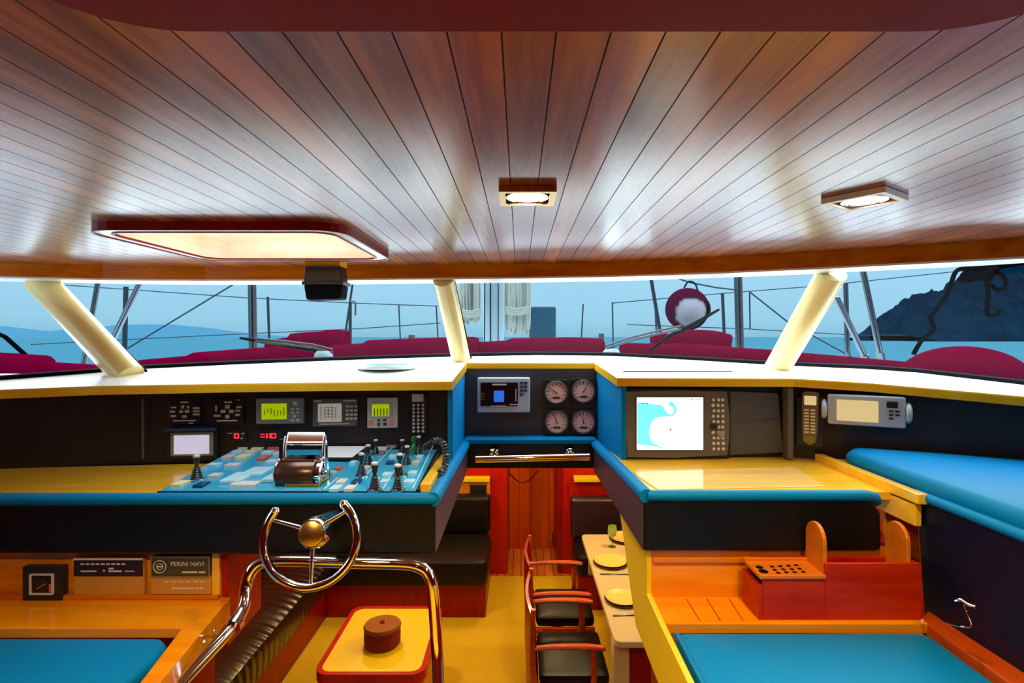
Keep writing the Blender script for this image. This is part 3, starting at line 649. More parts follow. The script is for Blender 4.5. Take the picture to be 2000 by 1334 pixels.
# ------------------------------------------------------------------ starboard (chart) console
RYF = 1.78
xl = at(1258, 0, RYF).x
CC = thing('chart_console', at(1480, 1078, RYF), 'chart console with light teak worktop, padded front and big chart screen behind', 'console')
xlb = at(1163, 0, 2.62).x
xe = at(1722, 0, RYF).x
obj('worktop', prism([(xl+.02, RYF+.03, zt), (1.27, RYF+.03, zt), (1.27, 2.36, zt), (.43, 2.36, zt), (xlb+.035, 2.62, zt)], (0, 0, -.025)), YLW, CC)
obj('inlay_lid', prism([atz(1285, 958, CT)+Vector((0, 0, .0)), atz(1612, 951, CT), atz(1552, 913, CT), atz(1235, 924, CT)], (0, 0, .004), .0015), wood('lid_teak', (.80, .45, .10), (.93, .62, .18), .22, .8, (2.5, 20, 20)), CC)
roll('front_rim', [(xl+.012, RYF+.005, zt-.004), (xe-.05, RYF+.005, zt-.004), (xe-.015, RYF+.012, zt-.012), (xe, RYF+.03, zt-.03)], .018, LEA, CC)
roll('side_rim', [(xl+.008, RYF, zt-.004), (xl+.004, RYF+.05, zt-.002), (xlb, 2.62, zt)], .0235, LEA, CC)
bm = prism([(xl, RYF, zt-.016), (xe-.03, RYF, zt-.016), (xe, RYF, zt-.06), (xe+.0, RYF, rz(-.71)), (xl, RYF, rz(-.712))], (0, .06, 0), .012, 3)
obj('front_pad', bm, BLK, CC)
obj('side_pad', prism([(xl-.004, RYF+.01, zt-.018), (xlb-.01, 2.62, zt-.015), (xlb-.01, 2.62, rz(-.655)), (xl-.004, RYF+.01, rz(-.712))], (.04, 0, 0), .006), MATS['plum_leather'], CC, label='plum-grey padded side')
obj('underside', prism([(xl+.03, RYF+.02, rz(-.70)), (1.27, RYF+.02, rz(-.70)), (1.27, 2.6, rz(-.66)), (xlb+.02, 2.6, rz(-.66))], (0, 0, .01)), DRED, CC)
# yellow partition
px = .425
YP = obj('side_partition', prism([(px, 2.34, rz(-.69)), (px, 1.80, rz(-.715)), (px, 1.80, rz(-.86)), (px, 1.63, rz(-.87)), (px, .95, rz(-.88)), (px, .95, rz(-1.07)), (px, 1.62, rz(-1.065)), (px, 1.97, rz(-1.06))], (.018, 0, 0), .003), YPAN, label='tall yellow tapering side partition beside the stairway, under the chart console', cat='partition')
# orange niche
N1 = thing('chart_niche', at(1500, 1215, 1.65), 'orange teak shelf and back panel below the chart console, holding the slotted box', 'shelf')
obj('back_board', prism([(px+.018, 1.80, rz(-.70)), (1.26, 1.80, rz(-.70)), (1.26, 1.80, rz(-.90)), (px+.018, 1.80, rz(-.90))], (0, .02, 0)), ORW, N1)
obj('shelf_board', prism([(px+.018, 1.80, rz(-.87)), (1.26, 1.80, rz(-.87)), (1.24, 1.63, rz(-.87)), (px+.018, 1.63, rz(-.87))], (0, 0, -.03), .002), ORW, N1)
obj('back_rail', prism([(px+.02, 1.792, rz(-.738)), (1.25, 1.792, rz(-.738)), (1.25, 1.792, rz(-.755)), (px+.02, 1.792, rz(-.755))], (0, .01, 0), .003), BEAMW, N1)
for u in (1340, 1380, 1424):
    obj('shelf_groove', tube([atz(u, 1169, -.869), atz(u+27, 1212, -.869)], .0014, 6), REDW, N1)
# slotted bottle box
BX = thing('slotted_box', (.97, 1.71, rz(-.87)), 'reddish wooden box with a pierced tray and two rounded upright dividers', 'box')
bx0, bx1, by0, by1, bz0, bz1 = .735, 1.235, 1.652, 1.775, rz(-.869), rz(-.705)
obj('body', fin(a_box(a_box(a_box(a_box(a_box(B(), .94, bx1, by0, by0+.012, bz0, rz(-.697)), bx0+.013, .939, by0, by0+.012, bz0, rz(-.745)), bx0+.013, bx1-.013, by1-.012, by1, bz0, rz(-.722)), bx1-.012, bx1, by0+.013, by1, bz0, rz(-.700)), bx0, bx0+.012, by0, by1, bz0, rz(-.765)), .001), DRED if 0 else wood('box_wood', (.36, .004, .0), (.52, .03, .0), .4, .15, (3, 20, 20)), BX)
obj('base_board', box(bx0+.014, bx1-.014, by0+.014, by1-.014, bz0, bz0+.01), MATS['box_wood'], BX)
TR = obj('pierced_tray', box(bx0+.002, .94, by0-.004, by1-.01, rz(-.744), rz(-.732), .002), wood('tray_wood', (.55, .12, .004), (.72, .2, .01), .4, .4, (3, 20, 20)), BX)
bm = B()
holes = [(1483, 1108, 7), (1491, 1116, 9), (1508, 1107, 4), (1524, 1106, 4), (1540, 1105, 4), (1555, 1104, 4), (1513, 1113, 4), (1530, 1112, 4), (1547, 1112, 4), (1562, 1111, 4), (1520, 1119, 4), (1536, 1118, 4), (1552, 1118, 4), (1569, 1117, 4)]
for u, v, r_ in holes:
    q = atz(u, v, -.7315); a_lathe(bm, [(0, 0), (r_*q.y/F, 0), (r_*q.y/F, .0008), (0, .0008)], q, 'Z', 14)
obj('tray_holes', fin(bm), RUB, BX)
obj('tray_lip', box(bx0, .94, by1-.02, by1-.006, rz(-.735), rz(-.722), .002), MATS['tray_wood'], BX)
for x in (.94, 1.20):
    pts = []
    yc, rr2, zt2 = (by0+by1)/2+.003, .052, rz(-.590)
    pts = [(x, yc-rr2, rz(-.74)), (x, yc-rr2, zt2-rr2)]+[(x, yc-math.cos(PI*i/10)*rr2, zt2-rr2+math.sin(PI*i/10)*rr2) for i in range(1, 10)]+[(x, yc+rr2, zt2-rr2), (x, yc+rr2, rz(-.74))]
    obj('upright_divider', prism(pts, (.012, 0, 0), .002), MATS['tray_wood'], BX)
# bulkhead post by the locker
obj('bulkhead_post', prism([at(1726, 958, 1.86), at(1790, 958, 1.86), at(1800, 1135, 1.86), at(1740, 1135, 1.86)], (0, .03, 0), .003), ORW, label='orange teak bulkhead post between chart console and side locker', cat='post')

# starboard locker with bright cushion
LK = thing('side_locker', (1.6, 1.7, rz(-.88)), 'long side locker with shade-darkened leather face and teak edge below the bright cushion', 'locker')
obj('leather_face', fin(prism([(1.275, 1.735, rz(-.505)), (1.285, .6, rz(-.505)), (1.34, .6, rz(-1.0)), (1.30, 1.735, rz(-.9))], (.04, 0, 0), .01, 3)), LEA_SHADE, LK)
obj('top_piping', tube([(1.282, 1.735, rz(-.507)), (1.292, .6, rz(-.508))], .016, 12), LEA, LK, smooth=True)
obj('top_board', prism([(1.325, 1.69, rz(-.50)), (1.275, 2.21, rz(-.50)), (2.25, 1.85, rz(-.50)), (2.25, .6, rz(-.52)), (1.335, .6, rz(-.52))], (0, 0, -.02)), ORW, LK)
obj('teak_edge', fin(a_box(a_box(B(), 1.245, 1.278, 1.68, 2.27, rz(-.525), rz(-.492)), 1.25, 1.272, 1.70, 2.25, rz(-.60), rz(-.532)), .003), YLW, LK)
bm = B(); rows = []
def lc(ins, z):
    P = [(1.295, .62), (1.285, 2.12), (1.35, 2.19), (1.6, 2.10), (1.95, 1.92), (2.24, 1.75), (2.24, .62)]
    cxm, cym = 1.75, 1.35; out = []
    for i, (x, y) in enumerate(P):
        dx, dy = cxm-x, cym-y; l = math.hypot(dx, dy); out.append((x+dx/l*ins, y+dy/l*ins, z-max(0, 1.5-y)*.0))
    q = []
    for i in range(len(out)):
        a, b2, c2 = Vector(out[i-1]), Vector(out[i]), Vector(out[(i+1) % len(out)])
        q += [b2+(a-b2)*.08, b2+(a-b2)*.02+(c2-b2)*.02, b2+(c2-b2)*.08]
    return q
for ins, z in ((0.01, -.50), (0, -.485), (.0, -.467), (.012, -.452), (.035, -.445), (.12, -.438), (.35, -.432)): rows.append(lc(ins, rz(z)))
obj('locker_cushion', fin(a_loft(B(), rows, True, True)), LEA, smooth=True, label='bright turquoise padded cushion on top of the side locker by the windscreen', cat='cushion')
# small hook with cord on locker face
HK = thing('hook_and_cord', at(1885, 1185, 1.40), 'small chrome hook with a thin looped cord on the dark locker face', 'hook')
hy = 1.30/( (1885-CX)/F )
obj('hook_plate', tube([at(1866, 1174, 1.45), at(1877, 1172, 1.44), at(1890, 1180, 1.42), at(1906, 1186, 1.40)], .004, 8, sp=4), CHR, HK, smooth=True)
obj('cord', tube([at(1883, 1180, 1.43), at(1890, 1200, 1.42), at(1897, 1223, 1.40), at(1880, 1224, 1.41), at(1858, 1220, 1.44), at(1836, 1212, 1.48)], .0022, 6, sp=6), CHR, HK, smooth=True)
struct('trim_7', prism([(1.235, 1.66, rz(-.872)), (1.31, 1.72, rz(-.872)), (1.36, .7, rz(-.872)), (1.235, .7, rz(-.872))], (0, 0, -.04), .003), wood('ledge_wood', (.34, .03, 0), (.5, .07, .002), .4, .4, (14, 3, 4)))
SC = thing('bench_cushion', (.85, 1.3, rz(-1.0)), 'wide blue leather bench cushion in front of the slotted box', 'cushion')
obj('pad', cushion(.462, 1.228, .72, 1.622, rz(-.99), rz(-.885), .035, .02), LEA, SC, smooth=True)
obj('piping', tube([(.468, .75, rz(-.886)), (.466, 1.2, rz(-.885)), (.468, 1.60, rz(-.884))], .006, 8), LEA, SC, smooth=True)
struct('trim_8', box(.44, 2.2, .7, 1.80, 1.02, rz(-.99)), DRED)
struct('trim_9', box(-2.24, -1.02, .7, 1.80, 1.02, rz(-.99)), DRED)

# ------------------------------------------------------------------ port shelf, plaques, bench
NL = thing('port_shelf', at(200, 1228, 1.6), 'orange teak shelf and back panel carrying the gauge and metal plaques', 'shelf')
sh = -.87
xL = -.998
obj('back_board', prism([(-2.24, 1.80, rz(-.70)), (xL, 1.80, rz(-.70)), (xL, 1.80, rz(-.89)), (-2.24, 1.80, rz(-.89))], (0, .02, 0)), ORW, NL)
obj('shelf_board', prism([(-2.24, 1.80, rz(sh)), (xL, 1.80, rz(sh)), (xL-.01, 1.605, rz(sh)), (-2.24, 1.605, rz(sh))], (0, 0, -.03), .003), ORW, NL)
obj('end_post', prism([(xL-.025, 1.785, rz(-.715)), (xL, 1.785, rz(-.715)), (xL, 1.785, rz(sh)), (xL-.025, 1.785, rz(sh))], (0, .02, 0), .002), YLW, NL)
obj('low_fiddle', prism([(-2.24, 1.775, rz(-.855)), (xL, 1.775, rz(-.855)), (xL, 1.775, rz(sh)), (-2.24, 1.775, rz(sh))], (0, .02, 0), .003), BEAMW, NL)
obj('end_ledge', prism([(xL, 1.80, rz(sh)), (xL-.01, 1.6, rz(sh)), (-.955, 1.35, rz(sh-.0)), (-.93, 1.0, rz(sh)), (-.87, 1.0, rz(sh)), (-.905, 1.35, rz(sh)), (xL+.03, 1.80, rz(sh))], (0, 0, -.07), .003), ORW, NL)
obj('bulkhead_end', prism([(xL+.02, 1.80, rz(-.69)), (-.985, 2.05, rz(-.69)), (-.985, 2.05, rz(-1.03)), (xL+.02, 1.80, rz(-1.04))], (-.02, 0, 0), .003), REDW, NL)
# square gauge
t = thing('square_gauge', at(89, 1137, 1.785), 'square black gauge with silver-framed dial let into the shelf back panel', 'gauge')
s = 1.785/F
obj('housing', rplate(-39*s, 39*s, -33*s, 33*s, -.012, .012, .003, .002), PLB, t, local=True)
fr = [(x, z) for x, z in rrect(-23*s, 23*s, -20*s, 20*s, .002, 2)]; fi = [(x, z) for x, z in rrect(-20*s, 20*s, -17.5*s, 17.5*s, .001, 2)]
obj('silver_frame', fin(a_loft(B(), [[(x, -.012, z) for x, z in fr], [(x, -.018, z) for x, z in fr], [(x, -.018, z) for x, z in fi], [(x, -.012, z) for x, z in fi]], True)), KEYW, t, local=True)
obj('dial', rplate(-20*s, 20*s, -17*s, 17*s, -.0135, -.011, .001), SCK, t, local=True)
obj('needle', tube([(-10*s, -.015, -9*s), (8*s, -.015, 1*s)], .001, 6), KEYW, t, local=True)
obj('red_sector', rplate(14*s, 19*s, -16*s, 0, -.015, -.013, .0005), RK, t, local=True)
# plaques
t = thing('maker_plaque', at(355, 1105, 1.785), 'brass builder plaque with round emblem and raised name, above the plain lettered one', 'plaque')
obj('plate', rplate(-57*s, 57*s, -20*s, 20*s, -.006, .010, .002, .001), pm('plaque_olive', (.13, .085, .02), .3, metal=.6), t, local=True)
obj('border', fin(a_loft(B(), [[(x, -.006, z) for x, z in rrect(-57*s, 57*s, -20*s, 20*s, .002, 2)], [(x, -.009, z) for x, z in rrect(-57*s, 57*s, -20*s, 20*s, .002, 2)], [(x, -.009, z) for x, z in rrect(-55*s, 55*s, -18*s, 18*s, .002, 2)], [(x, -.006, z) for x, z in rrect(-55*s, 55*s, -18*s, 18*s, .002, 2)]], True)), SILV, t, local=True)
em = B()
a_tube(em, [(-40*s+math.cos(2*PI*i/24)*12*s, -.008, math.sin(2*PI*i/24)*12*s) for i in range(25)], .0016, 6)
a_tube(em, [(-40*s+math.cos(2*PI*i/16)*6*s, -.008, math.sin(2*PI*i/16)*6*s) for i in range(17)], .0012, 6)
a_box(em, -46*s, -34*s, -.009, -.006, -1*s, 1*s)
obj('emblem', fin(em), PLC, t, local=True)
lettering('PERINI NAVI', 12*s, PLC, t, (14*s, -.008, 5*s))
keys(t, [(18, -11, 30, 3), (42, -11, 12, 3)], s, -.006, PLC, 'small_lettering', .0015)
t = thing('plain_plaque', at(355, 1142, 1.785), 'gold plaque with faint lines of lettering below the emblem plaque', 'plaque')
obj('plate', rplate(-58*s, 58*s, -18*s, 18*s, -.004, .010, .002, .001), pm('plaque_gold', (.62, .33, .05), .35, metal=.4), t, local=True)
keys(t, [(-28+14*i, 7, 9, 2) for i in range(6)]+[(-14+9*i, -6, 7, 3) for i in range(7)], s, -.004, PLC, 'small_lettering', .0012)
t = thing('rubber_stamped_plaque', at(214, 1126, 1.785), 'two-tone plaque, dark above and gold below, between square gauge and emblem plaque', 'plaque')
t.name = 'data_plaque'
obj('plate', rplate(-68*s, 68*s, -35*s, 35*s, -.004, .010, .002, .001), MATS['plaque_gold'], t, local=True)
obj('dark_field', rplate(-67*s, 67*s, 2*s, 35*s, -.006, -.003, .001), pm('plaque_dark', (.035, .012, .015), .3, metal=.4), t, local=True)
obj('top_edge', rplate(-67*s, 67*s, 34*s, 37*s, -.009, -.003, .0005), KEYW, t, local=True)
keys(t, [(-50+10*i, 26, 7, 3) for i in range(9)]+[(-38, 12, 30, 2.5), (-8, 13, 4, 3), (6, 17, 10, 3), (14, 12, 26, 3), (42, 12, 18, 2)], s, -.006, PLC, 'small_lettering', .0012)
PC = thing('bench_cushion', (-1.7, 1.2, rz(-1.0)), 'blue leather bench cushion below the shelf with the plaques', 'cushion')
obj('pad', prism([(-2.24, 1.60, rz(-.99)), (-1.06, 1.60, rz(-.99)), (-1.02, 1.56, rz(-.99)), (-1.01, 1.49, rz(-.99)), (-1.04, .8, rz(-.99)), (-2.24, .8, rz(-.99))], (0, 0, .10), .022, 4), LEA, PC, smooth=True)
CL = thing('chrome_latch', at(418, 1252, 1.5), 'small chrome latch on the orange teak ledge beside the bent handrail', 'latch')
obj('plate', tube([at(385, 1246, 1.6), at(402, 1243, 1.6), at(424, 1243, 1.6)], .005, 8, sp=3), CHR, CL, smooth=True)
obj('hook', tube([at(385, 1247, 1.6), at(388, 1256, 1.6), at(398, 1252, 1.6)], .004, 8, sp=3), CHR, CL, smooth=True)
obj('screw', lathe([(0, -.004), (.005, -.003), (.006, 0), (0, 0)], at(417, 1234, 1.6), 'Y', 12), CHR, CL, smooth=True)

# ------------------------------------------------------------------ steering wheel and handrail
WYd = 1.52
wc = at(606, 1053, WYd); s = WYd/F
tilt = -.22
SW = thing('steering_wheel', wc, 'chrome three-spoked steering wheel with open top in front of the helm console', 'steering wheel', rot=(tilt, 0, 0))
R = 91*s
arc = [(math.cos(math.radians(a))*R, 0, math.sin(math.radians(a))*R*.97) for a in [144+ (408-144)*i/48 for i in range(49)]]
obj('rim', tube(arc, 8.2*s, 14), CHR, SW, local=True, smooth=True)
for e in (arc[0], arc[-1]): obj('rim_end', lathe([(0, -9*s), (6*s, -7*s), (9*s, 0), (6*s, 7*s), (0, 9*s)], e, 'Z', 16), CHR, SW, local=True, smooth=True)
hub = Vector((6*s, -.018, 12*s))
obj('hub', fin(a_lathe(B(), [(0, .05), (29*s, .05), (31*s, .03), (27*s, .0), (26*s, -.004), (0, -.004)], hub, 'Y', 32)), CHR, SW, local=True, smooth=True)
obj('hub_badge', lathe([(0, -.009), (22*s, -.009), (24*s, -.007), (24.5*s, -.003), (0, -.003)], hub, 'Y', 32), BRS, SW, local=True, smooth=True)
for a, ln in ((155, 82), (38, 84), (275, 92)):
    ca, sa = math.cos(math.radians(a)), math.sin(math.radians(a))
    obj('spoke', tube([hub+Vector((ca*20*s, .01, sa*20*s)), Vector((ca*ln*s, 0.002, sa*ln*s))], [.0065, .0045], 10), CHR, SW, local=True, smooth=True)
obj('column', tube([Vector((6*s, .02, 12*s)), Vector((8*s, .24, 26*s))], [.042, .03], 20), STL, SW, local=True, smooth=True)
HR = thing('bent_handrail', at(845, 1330, 1.69), 'bent chrome tube handrail arching behind the steering wheel beside the stairs', 'rail')
hp = [at(345, 1340, 1.45), at(400, 1283, 1.52), at(452, 1226, 1.6), at(476, 1185, 1.66), at(481, 1145, 1.69), at(489, 1118, 1.70), at(508, 1100, 1.71), at(540, 1095, 1.71), at(620, 1096, 1.71), at(700, 1099, 1.71), at(780, 1101, 1.71), at(812, 1105, 1.71), at(834, 1118, 1.71), at(844, 1145, 1.705), at(849, 1200, 1.70), at(853, 1270, 1.69), at(856, 1350, 1.69), at(860, 1700, 1.68), at(860, 2125, 1.68)]
obj('tube', tube(hp, .0185, 18, sp=6), CHR, HR, smooth=True)
obj('collar', tube([at(463, 1212, 1.61), at(455, 1224, 1.59)], .023, 18), CHR, HR, smooth=True)

# ------------------------------------------------------------------ saloon: sofas, coffee table, dining table, chairs
QL = BLK
m, nt, b = nodes('channelled_leather'); b.inputs['Base Color'].default_value = (.012, .009, .006, 1); b.inputs['Roughness'].default_value = .28; b.inputs['Coat Weight'].default_value = .3
tc = nt.nodes.new('ShaderNodeTexCoord'); wv = nt.nodes.new('ShaderNodeTexWave'); wv.bands_direction = 'Y'; wv.inputs['Scale'].default_value = 4.2; wv.inputs['Distortion'].default_value = .6
bp = nt.nodes.new('ShaderNodeBump'); bp.inputs['Strength'].default_value = .5; bp.inputs['Distance'].default_value = .012
nt.links.new(tc.outputs['Object'], wv.inputs['Vector']); nt.links.new(wv.outputs['Fac'], bp.inputs['Height']); nt.links.new(bp.outputs['Normal'], b.inputs['Normal'])
CHL = m
seat = .49
SF = thing('corner_sofa', (-1.4, 4.6, 0), 'black leather corner sofa on a dark red base in the saloon beyond the coffee table', 'sofa')
xs1 = at(948, 0, 4.47).x
obj('base', fin(a_prism(B(), [(-1.62, 4.50, .0), (xs1, 4.50, .0), (xs1, 4.50, .30), (-1.62, 4.50, .30)], (0, .75, 0)), .01), DRED, SF)
obj('base', fin(a_prism(B(), [(-1.62, 1.6, .0), (-1.62, 5.25, .0), (-1.62, 5.25, .30), (-1.62, 1.6, .30)], (-.60, 0, 0)), .01), DRED, SF)
obj('seat_cushion', cushion(-1.56, xs1+.02, 4.43, 5.12, .30, seat, .06, .02), BLK, SF, smooth=True)
obj('seat_cushion', cushion(-2.22, -1.56, 1.6, 5.12, .30, seat, .07, .03), CHL, SF, smooth=True)
obj('back_cushion', fin(a_box(B(), -1.9, at(957, 0, 5.1).x, 5.06, 5.22, seat, rz(-1.51)), .035, 4), BLK, SF, smooth=True)
obj('back_cushion', fin(a_box(B(), -2.235, -2.12, 1.6, 5.06, seat, .72), .035, 4), BLK, SF, smooth=True)
# side counter and outlets behind the sofa
SB = thing('sideboard', at(935, 1000, 5.3), 'orange sideboard with yellow top behind the corner sofa', 'cabinet')
obj('carcass', prism([at(800, 942, 5.26), at(957, 942, 5.26), at(957, 1040, 5.26), at(800, 1040, 5.26)], (0, .05, 0), .004), ORW, SB)
obj('top', prism([at(800, 942, 5.22), at(956, 942, 5.22), at(956, 934, 5.22), at(800, 934, 5.22)], (0, .09, 0), .004), YLAM, SB)
obj('outlet', prism([at(918, 947, 5.24), at(950, 947, 5.24), at(950, 965, 5.24), at(918, 965, 5.24)], (0, .02, 0), .003), PLB, SB)
SB2 = thing('sideboard', at(1150, 1000, 5.3), 'red sideboard with pale yellow top beyond the dining table', 'cabinet')
obj('carcass', prism([at(1113, 942, 5.26), at(1240, 942, 5.26), at(1240, 1040, 5.26), at(1113, 1040, 5.26)], (0, .05, 0), .004), REDW, SB2)
obj('top', prism([at(1122, 942, 5.18), at(1200, 942, 5.18), at(1200, 934, 5.18), at(1122, 934, 5.18)], (0, .12, 0), .004), YLAM, SB2)
S2 = thing('dining_banquette', (1.2, 5.0, 0), 'dark leather banquette at the far end of the dining table', 'sofa')
obj('base', box(.50, 1.9, 4.62, 5.2, 0, .3, .01), DRED, S2)
obj('seat_cushion', cushion(.49, 1.9, 4.6, 5.1, .3, .46, .05, .02), BLK, S2, smooth=True)
obj('back_cushion', fin(a_box(B(), at(1115, 0, 5.05).x, 1.9, 5.02, 5.16, .46, rz(-1.51)), .035, 4), pm('plum_black_leather', (.02, .008, .012), .35, coat=.2), S2, smooth=True)
# coffee table
zct = rz(-1.9)
cb = [(atz(664, 1187, -1.9)), (atz(868, 1187, -1.9)), (atz(850, 1322, -1.9)), (atz(610, 1322, -1.9))]
x0c, x1c, y0c, y1c = -1.165, -.535, 3.01, 3.78
CTb = thing('coffee_table', ((x0c+x1c)/2, (y0c+y1c)/2, 0), 'square yellow-topped coffee table with dark red rounded rim, inside the handrail', 'table')
obj('top', prism([(x, y, zct) for x, y in rrect(x0c+.03, x1c-.03, y0c+.03, y1c-.03, .06)], (0, 0, .004)), YLAM, CTb)
obj('rim', ring(rrect(x0c, x1c, y0c, y1c, .085), rrect(x0c+.03, x1c-.03, y0c+.03, y1c-.03, .06), zct-.05, zct+.008), REDW, CTb)
obj('body', prism([(x, y, .05) for x, y in rrect(x0c+.012, x1c-.012, y0c+.012, y1c-.012, .08)], (0, 0, zct-.06)), wood('table_side', (.42, .12, .01), (.58, .2, .02), .4, .3, (3, 20, 20)), CTb)
obj('plinth', prism([(x, y, .0) for x, y in rrect(x0c+.04, x1c-.04, y0c+.04, y1c-.04, .06)], (0, 0, .05)), DRED, CTb)
bc = atz(747, 1258, -1.895)
BK = thing('oval_basket', bc, 'oval lidded brown basket standing on the yellow coffee table', 'basket')
def oval(bm, prof, c, ax=1, ay=.62, seg=32, rot=.0):
    rows = []
    for r_, h in prof: rows.append([c+Vector((math.cos(a)*r_*ax*math.cos(rot)-math.sin(a)*r_*ay*math.sin(rot), math.cos(a)*r_*ax*math.sin(rot)+math.sin(a)*r_*ay*math.cos(rot), h)) for a in [2*PI*k/seg for k in range(seg)]])
    return a_loft(bm, rows, True, True)
bc2 = bc+Vector((0, .0, .002))
obj('body', fin(oval(B(), [(.0, 0), (.100, 0), (.109, .01), (.111, .05), (.109, .105), (0, .105)], bc2, 1, .95, rot=.3)), TERD, BK, smooth=True)
obj('lid', fin(oval(B(), [(0, .104), (.112, .104), (.114, .115), (.108, .126), (0, .132)], bc2, 1, .95, rot=.3)), TERR, BK, smooth=True)
obj('lid_knob', lathe([(0, .13), (.012, .13), (.014, .142), (0, .147)], bc2+Vector((0, -.0, 0)), seg=12), TERD, BK, smooth=True)
# dining table
tz = .75
tx0, ty0, ty1, tx1 = .50, 2.82, 4.36, 1.45
DT = thing('dining_table', (.95, 3.6, 0), 'long dining table with pale linen-coloured top laid with yellow plates', 'table')
obj('top', prism([(x, y, tz-.035) for x, y in rrect(tx0, tx1, ty0, ty1, .04)], (0, 0, .035), .006), CLOTH, DT)
obj('apron', box(tx0+.05, tx1-.05, ty1-.10, ty1-.05, .46, tz-.035), CLOTH, DT)
obj('pedestal', box(tx0+.08, tx0+.5, ty0+.06, ty0+.16, .0, tz-.035, .006), DRED, DT)
obj('leg', box(tx0+.0, tx0+.085, ty0+.04, ty0+.14, 0, tz-.035, .006), CLOTH, DT)
obj('leg', box(tx0+.52, tx0+.6, ty0+.04, ty0+.14, 0, tz-.035, .006), CLOTH, DT)
obj('pedestal', box(tx0+.3, tx0+.6, ty1-.5, ty1-.35, .0, tz-.035, .006), DRED, DT)
def plate(u, v, rpx, lab1, lab2, z=tz):
    c = atz(u, v, z-E+.004); r_ = rpx*c.y/F
    obj('charger_plate', lathe([(0, 0), (r_*.75, 0), (r_*1.06, .010), (r_*1.08, .013), (r_*.8, .008), (0, .006)], (c.x, c.y, tz+.001), seg=40), CHARG, smooth=True, label=lab2, cat='plate', group='charger plates on the dining table')
    obj('dinner_plate', lathe([(0, .009), (r_*.6, .009), (r_*1.0, .022), (r_*1.01, .025), (r_*.7, .017), (r_*.62, .015), (0, .015)], (c.x, c.y, tz+.001), seg=40), PLATE, smooth=True, label=lab1, cat='plate', group='yellow dinner plates')
plate(1222, 1053, 30, 'yellow dinner plate beside the stemmed glass, mostly hidden by the partition', 'dark charger under the plate beside the stemmed glass')
plate(1192, 1100, 31, 'yellow dinner plate in the middle of the row, seen almost whole', 'dark charger under the middle yellow plate')
plate(1216, 1172, 33, 'yellow dinner plate at the near end of the table, cut by the partition', 'dark charger under the near yellow plate')
for u0, v0, u1, v1, lab in ((1172, 1121, 1228, 1121, 'silver knife lying in front of the middle plate'), (1197, 1202, 1242, 1200, 'silver knife lying in front of the near plate')):
    p, q = atz(u0, v0, tz-E+.005), atz(u1, v1, tz-E+.005)
    K = obj('table_knife', tube([p, p+(q-p)*.4, p+(q-p)*.45, q], [.006, .006, .004, .009], 8, flat=.4), STL, smooth=True, label=lab, cat='cutlery')
gp = atz(1196, 1068, tz-E)
G = thing('wine_glass', (gp.x, gp.y, tz), 'green-tinted stemmed glass at the far end of the dining table', 'glass')
obj('foot', lathe([(0, .0005), (.03, .001), (.03, .003), (0, .006)], (gp.x, gp.y, tz), seg=20), GLD, G, smooth=True)
obj('stem', tube([(gp.x, gp.y, tz+.004), (gp.x, gp.y, tz+.07)], .004, 8), GLD, G, smooth=True)
obj('bowl', lathe([(.004, .07), (.028, .09), (.036, .12), (.031, .16), (.029, .16), (.033, .12), (.024, .094), (0, .078)], (gp.x, gp.y, tz), seg=24), pm('green_glass', (.35, .55, .05), .05, coat=1), G, smooth=True)

def chair(y0, y1, label):
    t = thing('dining_chair', (.28, (y0+y1)/2, 0), label, 'chair', 'wooden armchairs along the dining table')
    obj('seat', cushion(.11, .50, y0+.03, y1-.03, .42, .48, .03, .01), BLK, t, smooth=True)
    obj('seat_frame', fin(a_box(a_box(B(), .10, .50, y0+.01, y0+.035, .38, .42), .10, .50, y1-.035, y1-.01, .38, .42), .004), CHAIRW, t)
    for y in (y0, y1):
        obj('armrest', tube([(.08, y, .645), (.2, y, .655), (.36, y, .655), (.47, y, .645)], [.02, .022, .024, .018], 12, sp=3, flat=.6), CHAIRW, t, smooth=True)
        obj('back_post', tube([(.075, y, .86), (.07, y, .66), (.075, y, .5), (.10, y, .40)], [.014, .018, .02, .02], 10, sp=4), CHAIRW, t, smooth=True)
        obj('leg', tube([(.40, y, .64), (.40, y, .42), (.30, y, .22), (.12, y, .03), (.07, y, .012)], [.015, .018, .018, .02, .022], 10, sp=4), CHAIRW, t, smooth=True)
        obj('leg', tube([(.12, y+.004, .42), (.26, y+.004, .22), (.42, y+.004, .03), (.46, y+.004, .012)], [.018, .018, .02, .022], 10, sp=4), CHAIRW, t, smooth=True)
    obj('backrest', fin(a_loft(B(), [[(.062+dx-.02*math.cos((yy-.5)*PI)*0+.0-.025*math.sin(PI*yy), y0+(y1-y0)*yy, z) for yy in [i/8 for i in range(9)]] for dx, z in ((0.01, .16), (-.008, .6), (-.004, .84), (.014, .84), (.036, .6), (.05, .16), (0.01, .16))])), DRED, t)
    obj('foot_rail', tube([(.08, y0, .02), (.08, y1, .02)], .014, 8), CHAIRW, t, smooth=True)
    return t
chair(3.55, 4.04, 'wooden armchair at the far end of the table, farthest from the stairs')
chair(2.94, 3.46, 'wooden armchair at the near end of the table')
bks = obj('cream_book', prism([at(1068, 1130, 4.6), at(1115, 1130, 4.6), at(1122, 1146, 4.25), at(1078, 1146, 4.25)], (0, 0, -.04), .002), PLATE, label='flat cream box on the floor behind the far dining chair', cat='box') if 0 else None

